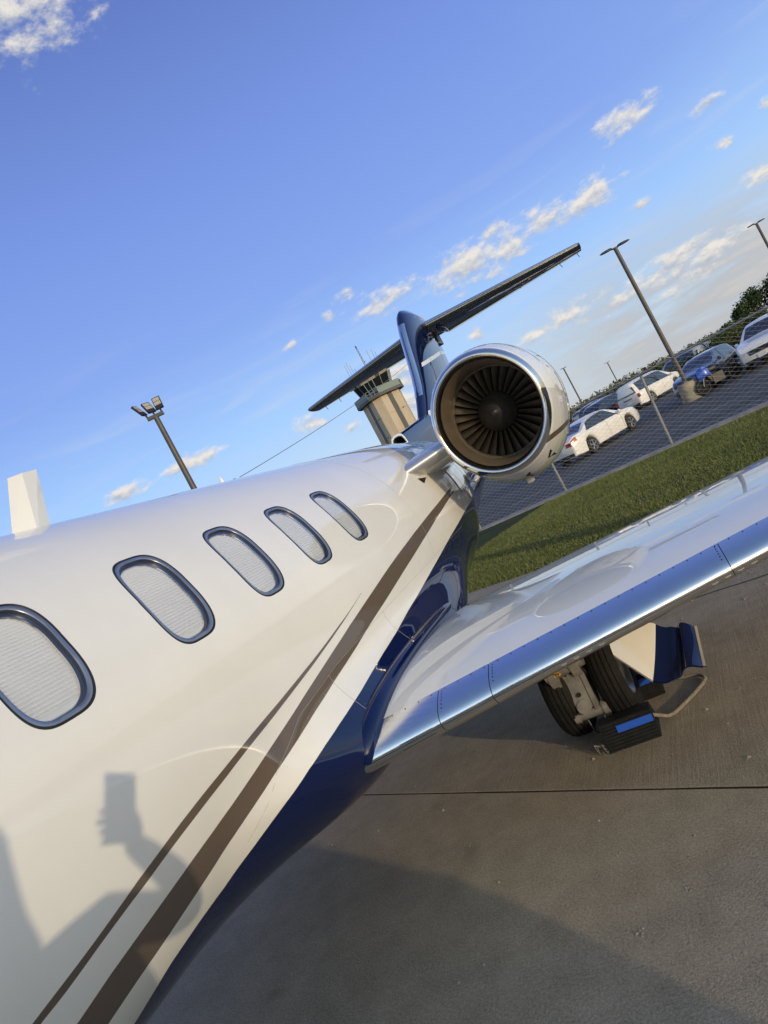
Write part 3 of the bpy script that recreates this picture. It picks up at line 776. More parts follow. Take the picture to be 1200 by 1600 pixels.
# fasteners along the joints
def disc(b, p, n, r, k=7):
    n = n.normalized(); a = n.orthogonal().normalized(); c_ = n.cross(a)
    V_ = [p + (a * math.cos(2 * PI * i / k) + c_ * math.sin(2 * PI * i / k)) * r for i in range(k)]
    b.add(V_, [tuple(range(k))])
M_RIV = mat('fastener_heads', (0.05, 0.05, 0.055), 0.4, 0.6)
b = MB()
x = -1.33
while x < 1.6:
    ts = t_seam(x)
    p0 = wing_pt(x, ts * 0.90, 1, 0.0026); p1 = wing_pt(x, ts * 0.88, 1, 0.0026); q1 = wing_pt(x + 0.01, ts * 0.9, 1, 0.0026)
    disc(b, p0, (q1 - p0).cross(p1 - p0) * (1 if (q1 - p0).cross(p1 - p0).z > 0 else -1), 0.0032)
    x += 0.058
for xs_ in (-1.125, -0.905, 0.075):
    for k in range(6):
        x = xs_ + (0.016 if xs_ < 0 else -0.016); t_ = t_seam(x) * (0.84 - 0.12 * k)
        p0 = wing_pt(x, t_, 1, 0.0026); p1 = wing_pt(x, t_ * 0.97, 1, 0.0026); q1 = wing_pt(x + 0.01, t_, 1, 0.0026)
        nn = (q1 - p0).cross(p1 - p0); nn = nn if nn.z > 0 else -nn
        disc(b, p0, nn, 0.0030)
o = b.build('fastener_row', M_RIV, wing, smooth=False); o['kind'] = 'stuff'
# little stall triangles stuck on the nose of the leading edge, in groups of four
M_TRI = mat('stall_triangle_tape', (0.34, 0.33, 0.31), 0.5, 0.3)
for xg in (-0.62, 0.0):
    for k in range(4):
        x = xg + 0.052 * k
        def nose(dx, tt): return wing_pt(x + dx, tt, -1, 0.0022)
        pa, pb, pc = nose(-0.012, 0.0022), nose(0.012, 0.0022), nose(0.0, 0.0075)
        b = MB(); n_ = Vector((0, -0.75, -0.65)) * 0.0008
        b.prism([pa, pb, pc], n_, n_ * -1)
        fixn(b.build('stall_triangle', M_TRI, wing, smooth=False))
# access plate on the first panel
b = MB()
fr = [wing_pt(-1.30, 0.003, -1, 0.002), wing_pt(-1.16, 0.003, -1, 0.002), wing_pt(-1.16, 0.0003, 1, 0.002), wing_pt(-1.30, 0.0003, 1, 0.002)]
b.tube(fr + [fr[0]], 0.0011, 5); b.build('access_plate_rim', M_RIV, wing)
# winglet far outboard
b = MB(); rows = []
for k in range(8):
    f = k / 7; an = R(78) * sstep(0, 0.5, f); zz_ = w_z(4.9) + 0.95 * f; xx = 4.9 + 0.32 * f
    le, te = lerp(w_le(4.9), w_te(4.9) + 0.15, f * 0.9), lerp(w_te(4.9), w_te(4.9) + 0.55, f)
    row = []
    for q in range(13): u = q / 12; row.append(Vector((xx - naca(u) * 0.07 * (te - le), lerp(le, te, u), zz_ + (naca(u) * 0.07 if k == 0 else 0))))
    for q in range(11, 0, -1): u = q / 12; row.append(Vector((xx + naca(u) * 0.07 * (te - le), lerp(le, te, u), zz_)))
    rows.append(row)
b.grid(rows, True); b.F.append(tuple(range(7 * 24, 8 * 24)))
fixn(b.build('winglet', M_NAVY, jet))
# rounded blue fillet wrapping the wing root
path = [(-1.46, 2.455, 0.845, .030), (-1.45, 2.465, 0.868, .046), (-1.44, 2.50, 0.900, .054), (-1.432, 2.57, 0.930, .058), (-1.425, 2.75, 0.962, .058), (-1.428, 3.1, 0.985, .054), (-1.435, 3.5, 0.988, .050), (-1.445, 3.9, 0.978, .046), (-1.465, 4.25, 0.960, .040), (-1.53, 4.55, 0.93, .032), (-1.66, 4.85, 0.89, .02)]
PT_ = [Vector(p[:3]) for p in path]; RR = [p[3] for p in path]
def catmull(P, n):
    o = []
    for i in range(len(P) - 1):
        p0, p1, p2, p3 = P[max(i - 1, 0)], P[i], P[i + 1], P[min(i + 2, len(P) - 1)]
        for k in range(n):
            q = k / n
            o.append(0.5 * ((2 * p1) + (p2 - p0) * q + (2 * p0 - 5 * p1 + 4 * p2 - p3) * q * q + (3 * p1 - p0 - 3 * p2 + p3) * q ** 3))
    o.append(P[-1]); return o
PT2 = catmull(PT_, 6); RR2 = [float(v) for v in np.interp(np.linspace(0, len(RR) - 1, len(PT2)), range(len(RR)), RR)]
b = MB(); b.tube(PT2, RR2, 24); fixn(b.build('wing_root_fillet', M_NAVY, jet))

# --- engine
EX, EY, EZ = -0.838, 5.27, 1.952
nac = empty('engine_nacelle', (EX - CLX, EY - 5.0, EZ)); nac.parent = jet
def lathe_pt(y_, r_, a, low=0.0):
    c_, s_ = math.cos(a), math.sin(a)
    vz = 1.0 + 0.075 * sstep(-0.05, 0.25, y_) if r_ > 0.3 else 1.0
    vz = 1.085 if low >= 0 else 1.0
    z_ = r_ * s_ * vz
    if s_ < 0: z_ -= low * (-s_) ** 1.5
    return Vector((r_ * c_, y_, z_))
def surf(prof, n=96):
    b = MB()
    b.grid([[lathe_pt(y_, r_, 2 * PI * k / n, lw) for k in range(n)] for (y_, r_, lw) in prof], True)
    return b
lip = [(0.10, 0.372, 0), (0.06, 0.376, 0), (0.03, 0.383, 0), (0.010, 0.392, 0), (0.0, 0.402, 0), (0.002, 0.411, 0), (0.012, 0.421, 0), (0.032, 0.431, 0), (0.050, 0.4375, 0), (0.064, 0.442, 0.001)]
o = fixn(surf(lip).build('inlet_lip', M_CHROME, nac, world=False, auto=80))
outer = [(0.0660, 0.4428, 0.001), (0.10, 0.4525, 0.004), (0.22, 0.470, 0.02), (0.34, 0.485, 0.035), (0.5, 0.498, 0.050), (0.75, 0.509, 0.058), (1.05, 0.509, 0.058), (1.4, 0.490, 0.050), (1.8, 0.425, 0.04), (2.2, 0.378, 0.02), (2.55, 0.335, 0.0), (2.6, 0.325, 0.0), (2.6, 0.29, 0.0)]
pr = []
for i in range(len(outer) - 1):
    for k in range(4): pr.append(tuple(lerp(outer[i][q], outer[i + 1][q], k / 4) for q in range(3)))
pr.append(outer[-1])
def fn_cowl(nt, b):
    o = objco(nt); x_, y_, z_ = nt.sep(o)
    h = nt.math('SUBTRACT', z_, nt.math('MULTIPLY_ADD', y_, 0.055, -0.375))
    st = nt.math('LESS_THAN', nt.math('ABSOLUTE', h), 0.021)
    d = nt.remap(nt.noise(o, 4.0, 6, 0.65), 0.35, 0.75)
    w_ = nt.mix(d, c4(WHITE), c4((0.70, 0.685, 0.655)))
    nt.l.new(nt.mix(st, w_, c4(BROWN)), b.inputs['Base Color'])
    nt.l.new(nt.bump(nt.noise(o, 2.6, 2, 0.5), 0.08, 0.02), b.inputs['Coat Normal'])
M_COWL = mat('nacelle_paint', rough=0.4, coat=1.0, coat_rough=0.015, spec=0.0, fn=fn_cowl)
fixn(surf(pr).build('cowl', M_COWL, nac, world=False, auto=60))
duct = [(0.098, 0.3525, 0), (0.16, 0.346, 0), (0.25, 0.344, 0), (0.34, 0.347, 0), (0.352, 0.349, 0)]
duct = [(a, r_, 0) for a, r_, _ in duct]
M_DUCT = mat('inlet_duct_metal', (0.21, 0.165, 0.115), 0.38, 0.5, fn=vary((0.21, 0.165, 0.115), 0.15, 5.0, 5, (0.32, 0.5)))
def surf_round(prof, n=96):
    # the duct changes from the tall lip to the round fan case
    b = MB(); rows = []
    for (y_, r_, fz) in prof:
        rows.append([Vector((r_ * math.cos(2 * PI * k / n), y_, r_ * math.sin(2 * PI * k / n) * fz)) for k in range(n)])
    b.grid(rows, True); return b
fixn(surf_round([(0.098, 0.3725, 1.085), (0.16, 0.366, 1.07), (0.25, 0.362, 1.045), (0.36, 0.362, 1.02), (0.44, 0.364, 1.005)]).build('inlet_duct', M_DUCT, nac, world=False, auto=80))
fixn(surf_round([(0.435, 0.365, 1.004), (0.432, 0.358, 1.0), (0.440, 0.3555, 1.0), (0.62, 0.3555, 1.0)]).build('fan_case_ring', mat('fan_case', (0.22, 0.20, 0.17), 0.4, 0.6), nac, world=False, auto=40))
b = MB(); b.lathe([(0.62, 0.37), (0.63, 0.02)], 48, 'y'); fixn(b.build('stator_disc', M_BLACK, nac, world=False))
M_SPIN = mat('spinner_paint', (0.032, 0.030, 0.028), 0.5, 0.2, fn=vary((0.032, 0.030, 0.028), 0.2, 14, 4, (0.35, 0.55)))
sp = [(0.285, 0.002), (0.288, 0.012), (0.30, 0.026), (0.34, 0.062), (0.39, 0.103), (0.43, 0.132), (0.455, 0.148), (0.475, 0.157), (0.50, 0.161), (0.60, 0.161)]
b = MB(); b.lathe(sp, 64, 'y'); spn = fixn(b.build('spinner', M_SPIN, nac, world=False, auto=50))
for k in range(8):
    a = 2 * PI * k / 8 + 0.2
    nn = Vector((math.cos(a) * 0.75, -0.66, math.sin(a) * 0.75)); c_ = Vector((math.cos(a) * 0.122, 0.4155, math.sin(a) * 0.122))
    b = MB(); b.tube([c_ - nn * 0.004, c_ + nn * 0.0015], 0.0095, 10); fixn(b.build('spinner_bolt', M_BLACK, nac, world=False, smooth=False))
M_BLADEM = mat('fan_blade_titanium', (0.070, 0.060, 0.048), 0.36, 0.8, fn=vary((0.070, 0.060, 0.048), 0.2, 9, 4, (0.28, 0.45)))
def blade_mesh():
    rows = []
    for i in range(8):
        f = i / 7; r_ = lerp(0.150, 0.3535, f); tw = R(lerp(30, 60, f)); ch = lerp(0.066, 0.098, f)
        row = []
        for k in range(5):
            u = k / 4 - 0.5
            bow = 0.010 * (1 - (2 * u) ** 2)
            row.append(Vector((math.sin(tw) * u * ch + bow * math.cos(tw) + 0.010 * f * f, 0.505 + math.cos(tw) * u * ch - bow * math.sin(tw), r_)))
        rows.append(row)
    b = MB(); b.grid(rows)
    n = len(b.V); b.V += [(v[0] + 0.003, v[1] + 0.0015, v[2]) for v in b.V]; fs = list(b.F)
    b.F += [tuple(n + i for i in f[::-1]) for f in fs]
    return b
NB = 30
bl0 = None
for k in range(NB):
    if bl0 is None: bl0 = blade_mesh().build('fan_blade', M_BLADEM, nac, world=False, auto=None); o = bl0
    else: o = bl0.copy(); COL.objects.link(o)
    o.rotation_euler = (0, 2 * PI * k / NB, 0)
# small things on the cowl
def cowl_pt(y_, a, off=0.0):
    ysx = [q[0] for q in outer[:-2]]; r_ = float(np.interp(y_, ysx, [q[1] for q in outer[:-2]])); lw = float(np.interp(y_, ysx, [q[2] for q in outer[:-2]]))
    return lathe_pt(y_, r_ + off, a, lw)
def cowl_patch(name, poly, m, off=0.003):
    b = MB(); n = len(poly)
    top = [cowl_pt(y_, R(a), off) for y_, a in poly]; bot = [cowl_pt(y_, R(a), -0.002) for y_, a in poly]
    b.add(top + bot, [tuple(range(n))] + [(i, (i + 1) % n, n + (i + 1) % n, n + i) for i in range(n)])
    return fixn(b.build(name, m, nac, world=False, smooth=False))
cowl_patch('scoop_inlet', [(0.22, -58), (0.30, -66), (0.50, -60.5)], M_BLACK)
cowl_patch('scoop_inlet', [(0.23, -86), (0.30, -92), (0.44, -88)], M_BLACK)
cowl_patch('scoop_inlet', [(1.06, -37), (1.13, -43), (1.26, -38.5)], M_BLACK)
# a raised ramp behind the big scoop and its latch
for (y_, a) in ((0.86, -44.5),):
    b = MB(); c_ = cowl_pt(y_, R(a), 0.004); n_ = Vector((math.cos(R(a)), 0, math.sin(R(a))))
    b.tube([c_ - n_ * 0.006, c_ + n_ * 0.004], 0.022, 14); fixn(b.build('cowl_latch', M_GREYP, nac, world=False))
for y_, a0, a1 in ((1.02, -88, 60), (0.45, 20, 88)):
    b = MB(); b.tube([cowl_pt(y_, R(lerp(a0, a1, k / 40)), 0.0004) for k in range(41)], 0.0016, 4); b.build('cowl_joint', M_RIV, nac, world=False)
for (ya, yb, a) in ((0.80, 1.0, -8), (0.62, 0.98, 27)):
    b = MB(); b.tube([cowl_pt(lerp(ya, yb, k / 12), R(a), 0.0004) for k in range(13)], 0.0022, 4); b.build('cowl_joint', M_RIV, nac, world=False)
b = MB(); b.tube([cowl_pt(0.78, R(lerp(-12, 8, k / 8)), 0.0005) for k in range(9)], 0.003, 4); b.build('cowl_hinge', M_RIV, nac, world=False)
# drain mast under the belly of the nacelle
b = MB()
for k in range(1): b.prism([cowl_pt(0.62, R(-97), -0.01), cowl_pt(0.86, R(-97), -0.01), cowl_pt(0.84, R(-97), 0.035), cowl_pt(0.70, R(-97), 0.035)], (-0.02, 0, 0), (0.02, 0, 0))
fixn(b.build('drain_mast', M_WHITE, nac, world=False, smooth=False))
# exhaust
b = MB(); b.lathe([(2.45, 0.30), (2.9, 0.235), (2.91, 0.225), (2.5, 0.25)], 40, 'y', cap=False); fixn(b.build('exhaust_nozzle', M_STEEL, nac, world=False))

# --- pylon
rows = []
for k in range(12):
    f = k / 11; x = lerp(-1.72, -1.245, f)
    le = lerp(5.20, 5.40, f); te = lerp(7.75, 7.6, f); zc = lerp(1.845, 1.895, f); T = lerp(0.22, 0.20, f)
    row = []
    for q in range(25):
        u = (q / 24) ** 1.6; row.append(Vector((x, lerp(le, te, u), zc + naca(u) * T)))
    for q in range(23, 0, -1):
        u = (q / 24) ** 1.6; row.append(Vector((x, lerp(le, te, u), zc - naca(u) * T)))
    rows.append(row)
b = MB(); b.grid(rows, True)
fixn(b.build('pylon', gloss('pylon_paint', (0.74, 0.73, 0.70)), jet))
b = MB(); rows = []
for k in range(8):
    f = k / 7; x = lerp(-1.60, -1.247, f); le = lerp(5.24, 5.402, f); zc = lerp(1.8535, 1.8965, f); T = lerp(0.215, 0.20, f)
    us = [0.05 * (1 - q / 8) ** 2 for q in range(9)]
    rows.append([Vector((x, lerp(le, 7.7, u) - 0.002, zc + naca(u) * T * 1.02 + 0.002)) for u in us] + [Vector((x, lerp(le, 7.7, u) - 0.002, zc - naca(u) * T * 1.02 - 0.002)) for u in us[::-1][1:]])
b.grid(rows); fixn(b.build('pylon_leading_edge', mat('pylon_edge_metal', (0.62, 0.62, 0.61), 0.28, 0.7), jet))
# polished heat shield on the skin under the pylon and a small vent ahead of it
b = MB(); b.grid([[SF(lerp(6.1, 7.3, i / 12), R(lerp(2, 19, k / 8)), 0.006) for k in range(9)] for i in range(13)])
fixn(b.build('heat_shield', M_CHROME, jet))
b = MB(); b.add([SF(5.27, R(22.5), 0.004), SF(5.30, R(18.5), 0.004), SF(5.47, R(21.0), 0.004)], [(0, 1, 2)]); b.build('skin_vent', M_BLACK, jet, smooth=False)

# skin joints and fastener rows on the fuselage side
def skin_line(pts, r_=0.0011, m=None, off=0.0002):
    b = MB(); b.tube([SF(y_, R(a), off) for y_, a in pts], r_, 4); return b.build('skin_joint', m or M_JOINT, jet)
M_JOINT = mat('skin_joint_sealant', (0.34, 0.33, 0.31), 0.6)
M_HEADS = mat('skin_fasteners', (0.42, 0.41, 0.39), 0.5)
seam = [(1.86, -35), (2.05, -25), (2.3, -19.5), (2.7, -17), (3.3, -15.5), (4.0, -14.5), (4.8, -13.5), (5.6, -12)]
def seam_pts(n): 
    ya = [q[0] for q in seam]; pa_ = [q[1] for q in seam]
    return [(float(y_), float(np.interp(y_, ya, pa_))) for y_ in np.linspace(ya[0], ya[-1], n)]
skin_line(seam_pts(80), 0.0008)
skin_line([(2.62, lerp(-17.4, -29, k / 20)) for k in range(21)]); skin_line([(3.42, lerp(-15.4, -27, k / 20)) for k in range(21)])
skin_line([(4.62, lerp(-13.6, 80, k / 80)) for k in range(81)], 0.0009)
b = MB()
for y_, a in seam_pts(64)[4:]:
    p = SF(y_, R(a - 1.9), 0.0005); disc(b, p, SF(y_, R(a - 1.9), 0.1) - p, 0.0024)
for k in range(10):
    for yj in (2.645, 3.445):
        a = lerp(-18.5, -28, k / 9); p = SF(yj, R(a), 0.0005); disc(b, p, SF(yj, R(a), 0.1) - p, 0.0024)
for k in range(38):
    a = lerp(-13, 75, k / 37); p = SF(4.645, R(a), 0.0004); disc(b, p, SF(4.645, R(a), 0.1) - p, 0.0016)
o = b.build('fastener_row', M_HEADS, fus, smooth=False); o['kind'] = 'stuff'

# --- fin
LEF = interp([(2.05, 8.9), (2.35, 9.15), (2.55, 9.42), (2.75, 9.72), (3.07, 10.15), (3.96, 10.92), (4.30, 11.32), (4.40, 11.50), (4.47, 11.90)])
TEF = interp([(2.05, 12.9), (3.4, 13.36), (3.9, 13.55), (4.15, 13.62), (4.47, 13.66)])
def fin_pt(z_, u, sgn, off=0.0):
    le, te = LEF(z_), TEF(z_)
    T = (0.28 if z_ < 4.3 else lerp(0.28, 0.05, (z_ - 4.3) / 0.17))
    th_ = naca(u) * T + off
    return Vector((CLX + sgn * th_, lerp(le, te, u), z_))
zs = [2.05, 2.2, 2.35, 2.45, 2.55, 2.65, 2.8, 3.0, 3.2, 3.4, 3.6, 3.8, 3.96, 4.1, 4.2, 4.3, 4.36, 4.41, 4.45, 4.47]
RUD = 0.70
def fin_rows(u0, u1, n, off=0.0, zz_=zs):
    return [[fin_pt(z_, lerp(u0, u1, (k / n)) if u0 > 0 else u1 * (k / n) ** 2, 1, off) for k in range(n, -1, -1)] + [fin_pt(z_, lerp(u0, u1, (k / n)) if u0 > 0 else u1 * (k / n) ** 2, -1, off) for k in range(1, n + 1)] for z_ in zz_]
b = MB(); rows = fin_rows(0, RUD, 22); b.grid(rows, True); b.F.append(tuple(range(len(b.V) - len(rows[0]), len(b.V))))
fin = fixn(b.build('tail_fin', M_NAVY, jet, auto=60))
b = MB(); rr_ = []
zr = [z_ for z_ in zs if 2.2 <= z_ <= 3.85] + [3.9]
for z_ in zr:
    rr_.append([fin_pt(z_, lerp(RUD + 0.006, 1, k / 8), 1) for k in range(9)] + [fin_pt(z_, lerp(1, RUD + 0.006, k / 8), -1) for k in range(9)])
b.grid(rr_, True); n_ = len(rr_[0]); b.F.append(tuple(range(len(b.V) - n_, len(b.V))))
rud = fixn(b.build('rudder', gloss('rudder_lit_navy', (0.02, 0.035, 0.10)), jet, smooth=False))  # lighter navy: the brighter look of a deflected face put into the colour
b = MB(); b.grid([[fin_pt(z_, RUD * (k / 22) ** 2, 1, 0.006) for k in range(4, -1, -1)] + [fin_pt(z_, RUD * (k / 22) ** 2, -1, 0.006) for k in range(1, 5)] for z_ in [2.86, 3.0, 3.2, 3.4, 3.6, 3.8, 3.96, 4.05, 4.12]])
fixn(b.build('fin_leading_edge', M_ALU, fin))
def fin_band(name, pts0, pts1, m, par):     # a band lying on the skin of the fin on both sides
    for sgn in (1, -1):
        b = MB(); rows = []
        for k in range(13):
            f = k / 12
            (z0, u0), (z1, u1) = [(lerp(a[0][0], a[1][0], f), lerp(a[0][1], a[1][1], f)) for a in (pts0, pts1)]
            rows.append([fin_pt(z0, u0, sgn, 0.003), fin_pt(z1, u1, sgn, 0.003)])
        b.grid(rows); fixn(b.build(name, m, par))
fin_band('fin_stripe', ((3.30, 0.08), (3.62, 0.695)), ((3.37, 0.085), (3.69, 0.695)), M_WHITE, fin)
fin_band('fin_stripe', ((3.62, 0.71), (3.70, 0.99)), ((3.69, 0.71), (3.77, 0.99)), M_WHITE, rud)
fin_band('fin_stripe', ((2.16, 0.035), (2.60, 0.050)), ((2.16, 0.085), (2.60, 0.085)), M_WHITE, fin)
# dorsal fillet with its ram-air scoop
b = MB(); rows = []
for k in range(14):
    f = k / 13; y_ = lerp(8.0, 9.9, f); zt = lerp(2.37, 2.60, f) if f < 0.75 else lerp(2.545, 2.66, (f - 0.75) * 4); w_ = lerp(0.085, 0.11, f)
    rows.append([Vector((CLX + w_ * c_, y_, 2.10 + (zt - 2.10) * s_)) for c_, s_ in ((1.25, 0), (1.1, .45), (1.0, .75), (.8, .93), (.4, 1), (0, 1.01), (-.4, 1), (-.8, .93), (-1.0, .75), (-1.1, .45), (-1.25, 0))])
b.grid(rows); dors = fixn(b.build('dorsal_fairing', M_NAVY, jet))
b = MB(); rows = [[Vector((CLX + w_ * c_, y_, 2.10 + (zt - 2.10) * s_)) for c_, s_ in ((1.25, 0), (1.1, .45), (1.0, .75), (.8, .93), (.4, 1), (0, 1.01), (-.4, 1), (-.8, .93), (-1.0, .75), (-1.1, .45), (-1.25, 0))] for y_, w_, zt in ((8.01, .085, 2.37), (7.985, .092, 2.385), (7.975, .085, 2.375), (7.985, .074, 2.355), (8.25, .07, 2.345))]
b.grid(rows); b.F.append(tuple(range(44, 55)))
fixn(mesh('scoop_rim', b.V, b.F, [M_WHITE, M_BLACK], dors, mi=[0] * 30 + [1] * 11))

# --- tailplane
SZ = 4.125; SCX = -2.30
def stab_pt(s_, u, side, off=0.0):
    a = abs(s_); le = lerp(12.05, 13.22, a / 2.92); te = lerp(14.05, 14.02, a / 2.92); T = lerp(0.17, 0.085, a / 2.92) / 1.0
    z_ = SZ + (naca(u) * T * side) * 1.0 + off * side
    return Vector((SCX + s_, lerp(le, te, u), z_))
SSX = [-2.92, -2.9, -2.7, -2.2, -1.6, -1.0, -0.5, -0.2, 0, 0.2, 0.5, 1.0, 1.6, 2.2, 2.7, 2.9, 2.92]
def tp(s_): return 0.6 if abs(s_) > 2.91 else 1.0
ELV = 0.72
rows = [[stab_pt(s_, ELV * (k / 16) ** 1.7, 1) for k in range(16, -1, -1)] + [stab_pt(s_, ELV * (k / 16) ** 1.7, -1) for k in range(1, 17)] for s_ in SSX]
b = MB(); b.grid(rows, True); n_ = len(rows[0]); b.F.append(tuple(range(n_))); b.F.append(tuple(range(len(b.V) - n_, len(b.V))))
stab = fixn(b.build('tailplane', M_DGREY, jet, auto=60))
for sg in (1, -1):
    rows = []
    for s_ in (0.16, 0.5, 1.0, 1.6, 2.2, 2.88):
        rows.append([stab_pt(s_ * sg, lerp(ELV + 0.012, 1, k / 6), 1) for k in range(7)] + [stab_pt(s_ * sg, lerp(1, ELV + 0.012, k / 6), -1) for k in range(7)])
    b = MB(); b.grid(rows, True); b.F.append(tuple(range(14))); b.F.append(tuple(range(70, 84)))
    fixn(b.build('elevator', M_DGREY, jet, smooth=False))
    rows = [[stab_pt(s_ * sg, ELV * (k / 16) ** 1.7, 1, 0.010) for k in range(4, -1, -1)] + [stab_pt(s_ * sg, ELV * (k / 16) ** 1.7, -1, 0.010) for k in range(1, 4)] for s_ in (0.14, 0.5, 1.0, 1.6, 2.2, 2.88)]
    b = MB(); b.grid(rows); fixn(b.build('tailplane_leading_edge', M_ALU, stab))
    for k in range(2 if sg > 0 else 2):
        p = stab_pt(sg * (2.84 - 0.34 * k), 1.0, 1)
        b = MB(); b.tube([p, p + Vector((sg * 0.02, 0.09, -0.05))], 0.006, 5); b.build('static_wick', M_DARK, jet)
    # hinge fairing under each half near the root
    p = stab_pt(sg * 0.25, 0.25, -1)
    b = MB(); b.lathe([(-0.35, 0.004), (-0.25, 0.04), (0.0, 0.062), (0.3, 0.05), (0.62, 0.006)], 14, 'y', (p.x, p.y + 0.1, p.z - 0.005)); fixn(b.build('hinge_fairing', M_NAVY, jet))
# hinge bracket between fin and tailplane on the right rear
b = MB(); b.box((CLX, 13.3, 4.0), (0.14, 0.35, 0.22)); b.build('tailplane_bracket', M_GREYP, jet, smooth=False)

# --- aerials
b = MB()
for sg in (1,):
    prof = [(0.0, 0.0), (0.018, 0.35), (0.022, 0.55), (0.0, 1.0)]
    bot = [Vector((CLX, 2.285, 2.285)), Vector((CLX + 0.03, 2.40, 2.285)), Vector((CLX, 2.505, 2.285)), Vector((CLX - 0.03, 2.40, 2.285))]
    top = [Vector((CLX, 2.425, 2.572)), Vector((CLX + 0.014, 2.50, 2.583)), Vector((CLX, 2.605, 2.596)), Vector((CLX - 0.014, 2.50, 2.583))]
    b.grid([bot, top], True); b.F.append((4, 5, 6, 7))
fixn(b.build('blade_aerial', M_WHITE, jet, smooth=False))
b = MB(); b.grid([[Vector((CLX + math.cos(a) * w_, 2.40 + math.sin(a) * w_ * 3.2, z_)) for a in np.linspace(0, 2 * PI, 20, endpoint=False)] for w_, z_ in ((0.075, 2.292), (0.05, 2.306), (0.03, 2.312))], True); b.F.append(tuple(range(40, 60)))
fixn(b.build('aerial_base', M_WHITE, jet))
b = MB(); b.lathe([(2.27, 0.018), (2.31, 0.017), (2.345, 0.013), (2.362, 0.007), (2.368, 0.001)], 12, 'z', (CLX, 4.01, 0)); fixn(b.build('beacon_aerial', M_WHITE, jet))
b = MB(); pts = []
for k in range(33):
    f = k / 32; p = Vector((CLX, 4.24, 2.335)).lerp(Vector((CLX, 10.62, 3.47)), f); p.z -= 0.05 * 4 * f * (1 - f); pts.append(p)
b.tube(pts, 0.0028, 5); b.build('wire_aerial', mat('aerial_wire', (0.16, 0.16, 0.17), 0.5), jet)
b = MB(); b.tube([Vector((CLX, 4.10 + 0.13 * k / 8, 2.295 + 0.035 * math.sin(PI * k / 8))) for k in range(9)], 0.005, 6); b.build('aerial_mast', M_DARK, jet)

# --- main landing gear on the near side
def wheel(c_, parent):
    w_ = empty('wheel', Vector(c_) - abs_loc(parent)); w_.parent = parent
    RR_, HW = 0.283, 0.078
    pf = []
    for k in range(25):
        a = lerp(-1, 1, k / 24)
        x = a * HW; r_ = RR_ - 0.030 * abs(a) ** 3.2
        pf.append((x, r_))
    # three tread grooves
    pf2 = []
    for x, r_ in [(lerp(-HW, HW, k / 96), RR_ - 0.034 * abs(lerp(-1, 1, k / 96)) ** 3.2) for k in range(97)]:
        g = min(abs(x - q) for q in (-0.042, -0.014, 0.014, 0.042))
        pf2.append((x, r_ - (0.008 if g < 0.0028 else 0)))
    side = [(HW + 0.001, 0.235), (HW - 0.004, 0.200), (HW - 0.016, 0.166), (HW - 0.03, 0.155)]
    prof = [(-x, r_) for x, r_ in side[::-1]] + pf2 + side
    b = MB(); b.lathe(prof, 56, 'x', cap=False); fixn(b.build('tyre', M_TYRE, w_, world=False, auto=40))
    rim = [(0.052, 0.168), (0.066, 0.164), (0.064, 0.152), (0.034, 0.138), (0.030, 0.092), (0.046, 0.076), (0.056, 0.055), (0.060, 0.04), (0.060, 0.0)]
    b = MB(); b.lathe([(-0.05, 0.02), (-0.05, 0.165)] + rim, 48, 'x'); r_ = fixn(b.build('rim', M_STEEL, w_, world=False, auto=30))
    for k in range(9):
        a = 2 * PI * k / 9
        b = MB(); b.tube([(0.026, 0.115 * math.cos(a), 0.115 * math.sin(a)), (0.0355, 0.115 * math.cos(a), 0.115 * math.sin(a))], 0.014, 8); fixn(b.build('rim_hole', M_BLACK, w_, world=False, smooth=False))
        a = 2 * PI * (k + 0.5) / 9
        b = MB(); b.tube([(0.03, 0.105 * math.cos(a), 0.105 * math.sin(a)), (0.044, 0.105 * math.cos(a), 0.105 * math.sin(a))], 0.008, 6); fixn(b.build('rim_bolt', M_GREYP, w_, world=False, smooth=False))
    return w_
GX, GY = -0.842, 4.06
wheel((GX - 0.156, GY, 0.283), jet)
wheel((GX + 0.134, GY, 0.283), jet)
gear = empty('landing_gear_leg', Vector((GX, GY, 0.28)) - abs_loc(jet)); gear.parent = jet
def gp(name, fn_, m, smooth=True):
    b = MB(); fn_(b); return fixn(b.build(name, m, gear, smooth=smooth))
gp('axle', lambda b: b.tube([(GX - 0.15, GY, 0.283), (GX + 0.15, GY, 0.283)], 0.032, 14), M_STEEL)
gp('strut_cylinder', lambda b: (b.tube([(GX, GY + 0.10, 0.86), (GX, GY + 0.02, 0.52)], 0.056, 20), b.tube([(GX, GY + 0.03, 0.56), (GX, GY + 0.018, 0.51)], 0.066, 20)), M_GREYP)
gp('piston', lambda b: b.tube([(GX, GY + 0.03, 0.54), (GX, GY - 0.005, 0.30)], 0.036, 16), M_CHROME)
def arm(b):
    for sx in (-0.040, 0.040):
        b.prism([(GX + sx, GY - 0.045, 0.52), (GX + sx, GY - 0.135, 0.50), (GX + sx, GY - 0.20, 0.26), (GX + sx, GY - 0.185, 0.215), (GX + sx, GY - 0.14, 0.205), (GX + sx, GY - 0.06, 0.30)], (-0.011, 0, 0), (0.011, 0, 0))
    b.tube([(GX - 0.075, GY - 0.165, 0.235), (GX + 0.075, GY - 0.165, 0.235)], 0.030, 16)
    b.tube([(GX - 0.085, GY - 0.165, 0.235), (GX - 0.060, GY - 0.165, 0.235)], 0.036, 16)
    b.tube([(GX + 0.060, GY - 0.165, 0.235), (GX + 0.085, GY - 0.165, 0.235)], 0.036, 16)
gp('trailing_link', arm, M_GREYP)
